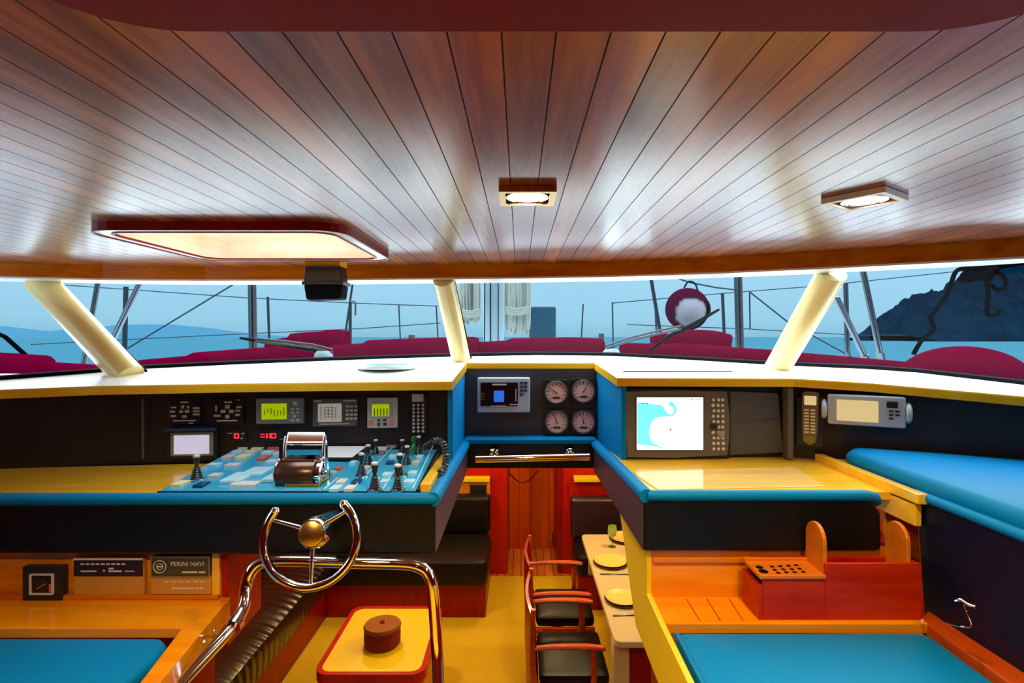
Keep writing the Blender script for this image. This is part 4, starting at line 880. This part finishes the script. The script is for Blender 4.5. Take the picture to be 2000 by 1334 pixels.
# ------------------------------------------------------------------ ceiling fittings
HT = thing('roof_hatch', ((hx0+hx1)/2, (hy0+hy1)/2, zc), 'rounded rectangular roof hatch with dark red frame and peach wooden well', 'hatch')
obj('outer_frame', ring(rrect(hx0, hx1, hy0, hy1, .09), rrect(hx0+.006, hx1-.006, hy0+.006, hy1-.006, .085), zc-.024, zc+.01), DRED, HT)
obj('inner_frame', ring(rrect(hx0+.006, hx1-.006, hy0+.006, hy1-.006, .085), rrect(hx0+.042, hx1-.042, hy0+.042, hy1-.042, .063), zc-.021, zc+.005), WHT, HT)
iw = rrect(hx0+.049, hx1-.049, hy0+.049, hy1-.049, .058)
iw2 = rrect(hx0+.035, hx1-.035, hy0+.035, hy1-.035, .06)
obj('well_lining', fin(a_loft(B(), [[(x, y, zc-.018) for x, y in iw], [(x, y, zc+.17) for x, y in iw], [(x, y, zc+.17) for x, y in iw2], [(x, y, zc+.0) for x, y in iw2]], True)), wood('peach_teak', (.80, .36, .20), (.90, .50, .33), .35, .4, (3, 3, 20)), HT)
obj('edge_line', ring(rrect(hx0+.040, hx1-.040, hy0+.040, hy1-.040, .063), rrect(hx0+.046, hx1-.046, hy0+.046, hy1-.046, .06), zc-.024, zc-.019), DRED, HT)
obj('pane', prism([(x, y, zc+.165) for x, y in iw], (0, 0, .01)), GLS, HT)

LAMPS = [(at(1030, 377, ZC*F/(CY-377.)), 0, 'square recessed ceiling spotlight over the centreline', .062), (at(1688, 384, ZC*F/(CY-384.)), .62, 'square recessed ceiling spotlight near the starboard windows, turned askew', .066),
         (Vector((-.78, .62, zc)), .3, 'square recessed ceiling spotlight over the port bench', .062), (Vector((.95, .25, zc)), .2, 'added unseen ceiling spotlight over the starboard bench', .062), (Vector((0, -.9, zc)), 0, 'added unseen ceiling spotlight nearest the aft wall', .062)]  # last two spotlights are added out of view to brighten the interior
for i, (p, yaw, lab, h) in enumerate(LAMPS):
    t = thing('ceiling_spotlight', (p.x, p.y, zc), lab, 'ceiling light', 'square recessed ceiling spotlights', rot=(0, 0, yaw))
    sq = rrect(-h, h, -h, h, .004, 2); sq2 = rrect(-h+.014, h-.014, -h+.014, h-.014, .003, 2)
    obj('frame', ring(sq, sq2, -.014, -.001), BRS if i == 0 else pm('lamp_frame', (.8, .7, .66), .35) if i == 1 else MATS['lamp_frame'], t, local=True)
    obj('recess', fin(a_loft(B(), [[(x, y, -.006) for x, y in sq2], [(x, y, -.001) for x, y in sq2], [(0, 0, -.001)]*len(sq2)], True)), PLB, t, local=True)
    obj('bulb', lathe([(0, -.0135), (.032, -.0125), (.042, -.008), (.044, -.004), (0, -.004)], (0, 0, 0), seg=24), LAMP, t, local=True, smooth=True)
    obj('reflector', lathe([(.044, -.004), (.046, -.011), (.047, -.011), (.048, -.002)], (0, 0, 0), seg=24), CHR, t, local=True, smooth=True)
    L = bpy.data.lights.new('spot', 'SPOT'); L.spot_size = math.radians(140); L.spot_blend = .7; L.shadow_soft_size = .03
    L.energy = (34, 38, 60, 60, 16)[i]; L.color = (1, .74, .42)
    lo = bpy.data.objects.new('spot', L); COL.objects.link(lo); lo.location = (p.x, p.y, zc-.03)
# ceiling-mounted black box
t = thing('hanging_box', at(630, 520, 2.25), 'black box hanging from the ceiling beside the roof hatch', 'box')
y_ = 2.22
obj('bracket', prism([at(595, 519, y_), at(664, 519, y_), at(664, 499, y_+.0), at(595, 499, y_+.0)], (0, .09, 0)), BRS if 0 else YLW, t)
obj('upper_body', prism([at(592, 553, y_), at(667, 553, y_), at(663, 517, y_), at(596, 517, y_)], (0, .09, 0), .006, 3), PLB, t)
obj('flange', prism([at(589, 556, y_-.006), at(670, 556, y_-.006), at(670, 549, y_-.006), at(589, 549, y_-.006)], (0, .10, 0), .003), PLB, t)
obj('lower_body', prism([at(597, 586, y_), at(664, 584, y_), at(668, 555, y_), at(592, 555, y_)], (0, .09, 0), .010, 3), RUB, t)
obj('top_highlight_strip', prism([at(599, 521, y_-.003), at(660, 521, y_-.003), at(660, 518, y_-.003), at(599, 518, y_-.003)], (0, .01, 0)), PLG, t)

# unseen downlights added in the saloon ceiling to light the saloon
for i, (x, y, e) in enumerate(((-.95, 3.6, 32), (.25, 3.3, 26), (1.0, 4.0, 26), (.1, 4.9, 22), (-1.3, 4.7, 16), (.1, 5.65, 6))):
    t = thing('added_saloon_light', (x, y, rz(-.44)), 'added unseen saloon downlight over the ' + ('coffee table', 'dining chairs', 'dining table', 'passage', 'corner sofa', 'far door')[i], 'ceiling light', 'added unseen saloon lights')
    obj('ring', lathe([(.04, -.001), (.042, -.008), (.05, -.008), (.055, -.001)], seg=24), CHR, t, local=True, smooth=True)
    obj('bulb', lathe([(0, -.006), (.036, -.005), (.04, -.001), (0, -.001)], seg=20), LAMP, t, local=True, smooth=True)
    L = bpy.data.lights.new('downlight', 'POINT'); L.energy = e*.9; L.color = (1, .80, .45); L.shadow_soft_size = .05
    lo = bpy.data.objects.new('downlight', L); COL.objects.link(lo); lo.location = (x, y, rz(-.44)-.06)

# ------------------------------------------------------------------ outside: deck, covers, rigging
struct('ground_deck', box(-3.2, 3.2, 3.08, 5.3, rz(-.34), rz(-.22)), GREL).name = 'floor_coachroof'
struct('floor_foredeck', box(-6, 6, 5.3, 10, rz(-.75), rz(-.6)), GREL)
struct('floor_side_decks', fin(a_box(a_box(B(), -6, -3.2, -2.2, 5.3, rz(-.75), rz(-.6)), 3.2, 6, -2.2, 5.3, rz(-.75), rz(-.6))), GREL)
COVERS = [
 ('rolled burgundy cover seen outside the port windscreen corner', [(-120, 716), (0, 716), (100, 722), (205, 728)], 3.3, [.10, .09, .05, .04], 1),
 ('long low burgundy roll running up to the port wiper', [(275, 712), (380, 703), (500, 694), (600, 688), (622, 690)], 3.7, [.035, .055, .055, .05, .02], 1),
 ('burgundy cover mound behind the port wiper', [(520, 672), (570, 665), (640, 660), (682, 662)], 4.3, [.03, .06, .07, .04], 1),
 ('burgundy roll between port wiper and the short pillar', [(648, 688), (720, 683), (820, 679), (935, 676)], 3.7, [.05, .07, .07, .06], 1),
 ('thick burgundy roll below the mast ropes', [(925, 683), (1000, 679), (1100, 678), (1180, 681)], 3.75, [.055, .07, .075, .05], 1),
 ('long burgundy roll running from the starboard wiper past the leaning pillar', [(1212, 683), (1320, 686), (1430, 693), (1560, 702), (1700, 714), (1790, 722)], 3.6, [.05, .06, .055, .05, .05, .05], 1),
 ('burgundy mound under the covered buoy', [(1272, 664), (1330, 662), (1390, 664), (1424, 672)], 4.3, [.05, .08, .08, .04], 1)]
for lab, pts, Y, rr_, fl in COVERS:
    P = [at(u, v, Y) for u, v in pts]
    o = obj('sail_cover', tube(P, rr_, 18, sp=8, flat=.95), BURG, smooth=True, label=lab, cat='cover', group='burgundy covers on the foredeck')
    zlo = min(v.co.z for v in o.data.vertices)+o.location.z
    me = o.data
    for v in me.vertices:                         # fold of the cloth down to the deck
        if v.co.z+o.location.z < min(p.z for p in P): v.co.z += (rz(-.22)-(v.co.z+o.location.z))*.92
bb = at(1880, 745, 3.1)
bm = B(); bmesh.ops.create_uvsphere(bm, u_segments=32, v_segments=20, radius=1)
bmesh.ops.scale(bm, vec=(.315, .3, .195), verts=bm.verts); bmesh.ops.translate(bm, vec=at(1880, 742, 3.1), verts=bm.verts)
obj('covered_winch', bm, BURG, smooth=True, label='big rounded dark burgundy cover at the starboard edge by the island', cat='cover')
# mast
mp = at(964, 640, 5.0)
M_ = thing('mast', (mp.x, mp.y, rz(-.22)), 'white mast rising between the hanging rope coils', 'mast')
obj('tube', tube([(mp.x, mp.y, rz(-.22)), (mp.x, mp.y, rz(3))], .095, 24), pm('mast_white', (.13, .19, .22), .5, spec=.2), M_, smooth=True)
obj('luff_track', tube([at(958, 700, 4.9), at(958, 400, 4.9)], .006, 6), RUB, M_)
obj('luff_track', tube([at(973, 700, 4.9), at(973, 400, 4.9)], .005, 6), RUB, M_)
obj('halyard', tube([at(946, 700, 4.85), at(948, 400, 4.85)], .006, 6), RUB, M_)
obj('winch_drum', tube([at(931, 600, 4.88), at(931, 560, 4.88)], .04, 14), PAPER, M_, smooth=True)
def coil(u0, u1, v1, lab, n, gap):
    t = thing('rope_coil', at((u0+u1)/2, v1, 4.8), lab, 'rope', 'rope coils on the mast')
    bm = B()
    for i in range(n):
        a = u0+(u1-u0)*(i+.5)/n+random.uniform(-2, 2); w = random.uniform(3, 8); vb = v1-random.uniform(0, 22); Yr = random.uniform(4.7, 4.82)
        a_tube(bm, spline([at((u0+u1)/2+(a-(u0+u1)/2)*.7, 470, Yr), at(a-w*.4, 540, Yr), at(a-w*.5, vb-20, Yr), at(a, vb, Yr), at(a+w*.6, vb-20, Yr), at(a+w*.3, 540, Yr), at((u0+u1)/2, 470, Yr)], 5), .011, 6)
    obj('strands', fin(bm), ROPE, t, smooth=True)
    bm = B()
    for k2 in range(5): a_tube(bm, spline([at(u0+2, 560+gap+3*k2, 4.66), at((u0+u1)/2, 563+gap+3*k2, 4.62), at(u1-2, 559+gap+3*k2, 4.66)], 4), .007, 6)
    obj('wrapping_turns', fin(bm), ROPE, t, smooth=True)
coil(898, 938, 634, 'grey-green rope coil hanging left of the white mast', 9, 45)
coil(986, 1034, 655, 'larger rope coil hanging on the other side of the mast', 12, 40)
obj('blue_hatch_board', fin(prism([at(1034, 598, 5.6), at(1086, 598, 5.6), at(1086, 662, 5.6), at(1034, 662, 5.6)], (0, .3, 0), .02)), pm('blue_glass', (.003, .026, .045), .4, spec=.1), label='dark blue-green box with rounded corners beside the rope coil', cat='box')
# buoy
bp_ = at(1342, 604, 4.6)
BY = thing('covered_buoy', bp_, 'round white buoy half wrapped in a burgundy cover above the wiper', 'buoy')
bm = B(); bmesh.ops.create_uvsphere(bm, u_segments=28, v_segments=18, radius=.165); bmesh.ops.translate(bm, vec=bp_, verts=bm.verts)
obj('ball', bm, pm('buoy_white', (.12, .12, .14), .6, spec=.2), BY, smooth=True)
bm = B(); bmesh.ops.create_uvsphere(bm, u_segments=36, v_segments=24, radius=.182)
ax = Vector((-.02, -.9, -.30)).normalized()
bmesh.ops.delete(bm, geom=[v for v in bm.verts if v.co.normalized().dot(ax) > .70], context='VERTS')
bmesh.ops.translate(bm, vec=bp_, verts=bm.verts)
obj('cover', bm, pm('purple_canvas', (.022, .0003, .008), 1, spec=0), BY, smooth=True)
obj('lashing', tube([at(1336, 562, 4.6), at(1345, 550, 4.6), at(1358, 555, 4.6), at(1366, 575, 4.55), at(1383, 590, 4.5), at(1386, 610, 4.5), at(1375, 625, 4.5)], .008, 6, sp=5), RUB, BY)
obj('stalk', tube([bp_-Vector((0, 0, .15)), (bp_.x, bp_.y, rz(-.22))], .02, 8), STL, BY)

POLES = [
 ('leaning stainless rail behind the slanting pillar', (192, 548), (163, 715), 4.4, 11), ('thicker stainless strut leaning inward beside the slanting pillar', (277, 545), (215, 675), 4.4, 13), ('short dark upright post behind the leaning strut', (246, 560), (243, 700), 4.9, 9),
 ('thick twin stainless shroud between hanging box and slanting pillar', (492, 520), (495, 705), 5.0, 17), ('thin dark stanchion beside the thick port shroud', (523, 580), (527, 700), 5.4, 5), ('thin dark rod leaning beside the black hanging box', (690, 545), (672, 670), 5.0, 4), ('short post with a hook beyond the hanging box', (684, 590), (684, 700), 4.9, 6),
 ('distant thin stanchion midway between hanging box and pillar', (779, 596), (783, 690), 7.0, 2.6), ('distant thin stanchion just beside the short pillar', (852, 598), (857, 690), 7.0, 2.6), ('distant thin stanchion nearest the blue box', (1139, 594), (1134, 690), 7.0, 2.8), ('distant thin stanchion above the starboard wiper pivot', (1196, 590), (1198, 690), 7.0, 2.8),
 ('dark strut leaning beside the covered buoy', (1270, 535), (1293, 670), 5.0, 7), ('thin dark rod under the leaning strut by the buoy', (1279, 582), (1284, 690), 5.2, 3.4), ('dark stanchion between buoy and thick shroud', (1411, 573), (1416, 690), 5.6, 6),
 ('thick stainless shroud starboard of the buoy', (1441, 510), (1446, 705), 5.0, 17), ('tall grey post behind the leaning twin tubes', (1652, 553), (1656, 715), 4.8, 10), ('pair-like leaning stainless tube with cut top nearest the pillar', (1634, 580), (1698, 715), 4.4, 13), ('long stainless shroud leaning in front of the island', (1684, 520), (1724, 715), 4.3, 13)]
for lab, a, b, Y, w in POLES:
    p, q = at(*a, Y), at(*b, Y); r_ = w/2*Y/F
    zl = rz(-.22) if abs(q.x) < 3.2 and Y < 5.3 else rz(-.6)
    q = p+(q-p)*((p.z-zl)/(p.z-q.z))
    t = thing('rigging_post', q, lab, 'post', 'stainless posts and shrouds on the foredeck')
    big = w > 9
    if big:
        off = Vector((r_*.48, 0, 0))
        obj('tube', tube([p-off, q-off], r_*.5, 12), STL, t, smooth=True)
        obj('tube', tube([p+off, q+off], r_*.42, 12), PLB if w > 15 else STL, t, smooth=True)
        obj('fitting', tube([q+(p-q)*.02, q+(p-q)*.12], r_*1.05, 12), STL, t, smooth=True)
    else: obj('rod', tube([p, q], r_, 10), pm('dark_steel', (.004, .009, .015), .6, spec=.1) if 'dark_steel' not in MATS else MATS['dark_steel'], t, smooth=True)
    if 'hook' in lab: obj('hook', tube([at(684, 592, Y), at(690, 588, Y), at(694, 592, Y), at(694, 616, Y)], .008, 8, sp=4), PLB, t)
WIRES = [
 ('upper lifeline wire running past the hanging box', [(100, 555), (485, 582), (690, 592), (855, 598)], 6.0), ('lower lifeline wire on the port side', [(60, 673), (250, 663), (480, 652), (700, 642), (860, 631)], 6.0), ('diagonal port stay rising from the slanting pillar foot', [(250, 680), (455, 556)], 5.0),
 ('upper lifeline wire running out towards the island', [(1196, 592), (1412, 573), (1580, 560), (1652, 553), (1880, 529), (2080, 502)], 6.0), ('lower lifeline wire starboard of the buoy', [(1225, 634), (1450, 642), (1660, 654), (1770, 655)], 6.0), ('diagonal stay behind the leaning cream pillar', [(1464, 570), (1540, 630), (1672, 702)], 5.0),
 ('thin sagging wire above the buoy', [(1318, 542), (1348, 552), (1400, 562), (1436, 566)], 4.9), ('short hanging wire beside the thick starboard shroud', [(1464, 572), (1465, 643)], 5.1)]
for lab, pts, Y in WIRES:
    obj('rigging_wire', tube([at(u, v, Y) for u, v in pts], .0055 if Y > 5.5 else .007, 6), pm('wire_steel', (.008, .018, .026), .8, spec=.05) if 'wire_steel' not in MATS else MATS['wire_steel'], label=lab, cat='wire', group='lifelines and stays')
# wipers
def wiper(name, piv, arm, blade, lab, Y0_, Y1_):
    t = thing(name, at(*piv, Y0_), lab, 'wiper', 'windscreen wipers')
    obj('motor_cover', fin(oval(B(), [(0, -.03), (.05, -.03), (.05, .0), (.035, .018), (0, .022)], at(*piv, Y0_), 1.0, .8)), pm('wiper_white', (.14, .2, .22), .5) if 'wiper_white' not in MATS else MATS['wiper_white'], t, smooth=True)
    for dv in (-3, 3): obj('arm', tube([at(u, v+dv, Y0_+(Y1_-Y0_)*i/(len(arm)-1)) for i, (u, v) in enumerate(arm)], .006, 8), pm('arm_grey', (.03, .034, .04), .5, spec=.2) if 'arm_grey' not in MATS else MATS['arm_grey'], t, smooth=True)
    obj('blade', tube([at(u, v, Y0_+(Y1_-Y0_)*(1-i*.5)) for i, (u, v) in enumerate(blade)], [.006, .013, .013, .006], 8), RUB, t)
wiper('windscreen_wiper', (632, 692), [(650, 686), (610, 676), (560, 670), (498, 664)], [(468, 660), (520, 668), (580, 678), (648, 690)], 'port windscreen wiper lying low in front of the burgundy rolls', 2.95, 2.85)
wiper('windscreen_wiper', (1194, 688), [(1182, 679), (1230, 663), (1290, 648), (1330, 640)], [(1405, 604), (1350, 636), (1310, 655), (1268, 686)], 'starboard windscreen wiper raised across the covered buoy', 3.08, 2.95)
# rope tangle at the starboard edge
t = thing('tangled_rope', at(1790, 690, 3.6), 'tangled black rope hanging in front of the island', 'rope')
obj('tail', tube([at(1784, 692, 3.6), at(1800, 665, 3.6), at(1818, 650, 3.6), at(1824, 640, 3.6), at(1818, 620, 3.6), at(1832, 600, 3.6), at(1852, 570, 3.6), at(1866, 532, 3.6), at(1885, 524, 3.6), at(1920, 523, 3.6), at(1960, 520, 3.6), at(2020, 510, 3.6)], .014, 8, sp=6), BROPE, t, smooth=True)
random.seed(3)
kn = [at(1900+random.uniform(-26, 55), 532+random.uniform(-10, 16), 3.6+random.uniform(-.05, .05)) for _ in range(16)]
obj('knot', tube(kn, .015, 8, sp=6), BROPE, t, smooth=True)
obj('hanging_end', tube([at(1925, 530, 3.6), at(1930, 575, 3.6), at(1928, 612, 3.6), at(1945, 614, 3.6), at(1952, 606, 3.6)], .014, 8, sp=6), BROPE, t, smooth=True)
obj('loop', tube([at(1940, 530, 3.6), at(1960, 540, 3.6), at(1964, 560, 3.6), at(1948, 566, 3.6), at(1936, 555, 3.6)], .012, 8, sp=6), BROPE, t, smooth=True)
obj('port_boom_strap', tube([at(-30, 640, 3.3), at(10, 658, 3.3), at(75, 716, 3.3)], .013, 8), BROPE, label='dark strap slanting down to the cover outside the port corner', cat='strap')
for u, v, w, h, lab in ((803, 657, 11, 7, 'small dark fitting on the foredeck past the port roll'), (1175, 657, 10, 12, 'small dark post fitting above the roll near the starboard wiper')):
    obj('deck_fitting', prism([at(u-w/2, v-h/2, 6), at(u+w/2, v-h/2, 6), at(u+w/2, v+40, 6), at(u-w/2, v+40, 6)], (0, .06, 0), .004), PLB, label=lab, cat='fitting')

# sea and land
m, nt, b = nodes('sea_water'); b.inputs['Base Color'].default_value = (.018, .062, .086, 1); b.inputs['Roughness'].default_value = .9; b.inputs['Specular IOR Level'].default_value = 0
tc = nt.nodes.new('ShaderNodeTexCoord'); mpn = nt.nodes.new('ShaderNodeMapping'); mpn.inputs['Scale'].default_value = (.25, .6, 1)
nz = nt.nodes.new('ShaderNodeTexNoise'); nz.inputs['Scale'].default_value = 1; nz.inputs['Detail'].default_value = 8
bp = nt.nodes.new('ShaderNodeBump'); bp.inputs['Strength'].default_value = .8; bp.inputs['Distance'].default_value = .5
nt.links.new(tc.outputs['Object'], mpn.inputs[0]); nt.links.new(mpn.outputs[0], nz.inputs['Vector']); nt.links.new(nz.outputs['Fac'], bp.inputs['Height']); nt.links.new(bp.outputs[0], b.inputs['Normal'])
bm = B()
bmesh.ops.create_grid(bm, x_segments=8, y_segments=8, size=6000); bmesh.ops.translate(bm, vec=(0, 3000, -.6), verts=bm.verts)
struct('sea', bm, m)
from mathutils import noise
def land(name, prof, Y, depth, mat, rough, seg=90, layers=10, base=-.6, fall=0, fq=1):
    bm = B(); rows = []
    us = [prof[0][0]+(prof[-1][0]-prof[0][0])*i/seg for i in range(seg+1)]
    def hv(u):
        for (a, va), (b_, vb) in zip(prof, prof[1:]):
            if a <= u <= b_: return va+(vb-va)*(u-a)/(b_-a)
    for j in range(layers+1):
        t_ = j/layers; row = []
        for u in us:
            top_ = at(u, hv(u), Y); hgt = top_.z-base
            f_ = math.sin(t_*PI/2)**.75
            n_ = noise.noise(Vector((u*.055*fq, t_*9*fq, 1.7)))*rough+noise.noise(Vector((u*.2*fq, t_*25*fq, 3.7)))*rough*.5
            row.append((top_.x*(1-(1-t_)*.02), Y-depth*(1-t_), base+max(0, hgt*f_+n_*f_*hgt)))
        rows.append(row)
    rows.append([(p[0], p[1]+depth*.4, base) for p in rows[-1]])
    a_loft(bm, rows)
    return struct(name, fin(bm), mat, smooth=False)
HB = pm('hazy_hill', (.020, .065, .10), 1, spec=0)  # distance haze mixed into the base colour
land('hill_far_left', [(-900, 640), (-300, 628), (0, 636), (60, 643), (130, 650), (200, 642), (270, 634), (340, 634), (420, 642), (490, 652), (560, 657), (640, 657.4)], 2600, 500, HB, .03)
ISL = pm('wooded_slope', (.0003, .0055, .012), 1, spec=0, noise=.9, bs=.11)
land('hill_island', [(1694, 652), (1700, 640), (1712, 626), (1722, 612), (1735, 606), (1752, 596), (1770, 583), (1790, 576), (1812, 574), (1830, 576), (1838, 560), (1852, 558), (1862, 545), (1890, 530), (1930, 520), (1975, 518), (2030, 505), (2300, 440), (2700, 380)], 420, 80, ISL, .14, seg=220, layers=24, base=-.6, fq=2.2)
land('hill_rock', [(1680, 654), (1686, 650), (1692, 649), (1700, 655)], 415, 8, ISL, .1, seg=12)

SUB = {'screen': ('screen_digits', 'map_sea', 'map_marks', 'screen_lines', 'screen_text', 'blue_square'), 'dial': ('dial_marks', 'needle', 'red_sector'), 'lid': ('lid_knob',), 'plate': ('emblem', 'lettering', 'small_lettering', 'border', 'dark_field', 'top_edge'), 'hub': ('hub_badge',), 'pierced_tray': ('tray_holes', 'tray_lip'), 'handset': ('display', 'keypad', 'mouthpiece')}
for t in [o for o in COL.objects if o.type == 'EMPTY']:
    kids = {c.name.split('.')[0]: c for c in t.children}
    for host, subs in SUB.items():
        if host in kids and kids[host].parent == t:
            for c in list(t.children):
                if c.name.split('.')[0] in subs and t.name.split('.')[0] != 'switch_panel': c.parent = kids[host]
# ------------------------------------------------------------------ world, camera, view
W = bpy.data.worlds.new('World'); S.world = W; W.use_nodes = True; nt = W.node_tree; nt.nodes.clear()
o = nt.nodes.new('ShaderNodeOutputWorld'); bg = nt.nodes.new('ShaderNodeBackground'); tc = nt.nodes.new('ShaderNodeTexCoord'); sx = nt.nodes.new('ShaderNodeSeparateXYZ'); cr = nt.nodes.new('ShaderNodeValToRGB')
nt.links.new(tc.outputs['Generated'], sx.inputs[0]); nt.links.new(sx.outputs['Z'], cr.inputs[0]); nt.links.new(cr.outputs[0], bg.inputs[0]); nt.links.new(bg.outputs[0], o.inputs[0])
e = cr.color_ramp.elements
K = 14.0
def cs(i, pos, c):
    el = e[i] if i < 2 else e.new(pos)
    el.position = pos; el.color = (c[0]/K, c[1]/K, c[2]/K, 1)
cs(0, 0, (.26, .55, .72)); cs(1, 1, (6.5, 7.5, 8.2)); cs(2, .03, (.34, .64, .82)); cs(3, .13, (.40, .72, .93)); cs(4, .24, (1.8, 2.3, 2.6)); cs(5, .5, (6, 7, 7.8))
bg.inputs['Strength'].default_value = K
S.render.film_transparent = False
cam = bpy.data.cameras.new('Camera'); co = bpy.data.objects.new('Camera', cam); COL.objects.link(co); S.camera = co
co.location = (0, 0, E); co.rotation_euler = (PI/2, 0, 0)
cam.sensor_width = 36; cam.lens = 36*F/2000; cam.shift_x = (1000-CX)/2000; cam.shift_y = -(667-CY)/2000
cam.clip_start = .02; cam.clip_end = 20000
S.view_settings.view_transform = 'Standard'; S.view_settings.look = 'None'; S.view_settings.gamma = 1; S.view_settings.use_curve_mapping = False
S.view_settings.exposure = 0.0
S.cycles.max_bounces = 8; S.cycles.transparent_max_bounces = 12; S.cycles.sample_clamp_indirect = 6; S.cycles.caustics_reflective = False; S.cycles.caustics_refractive = False
S.cycles.use_denoising = True
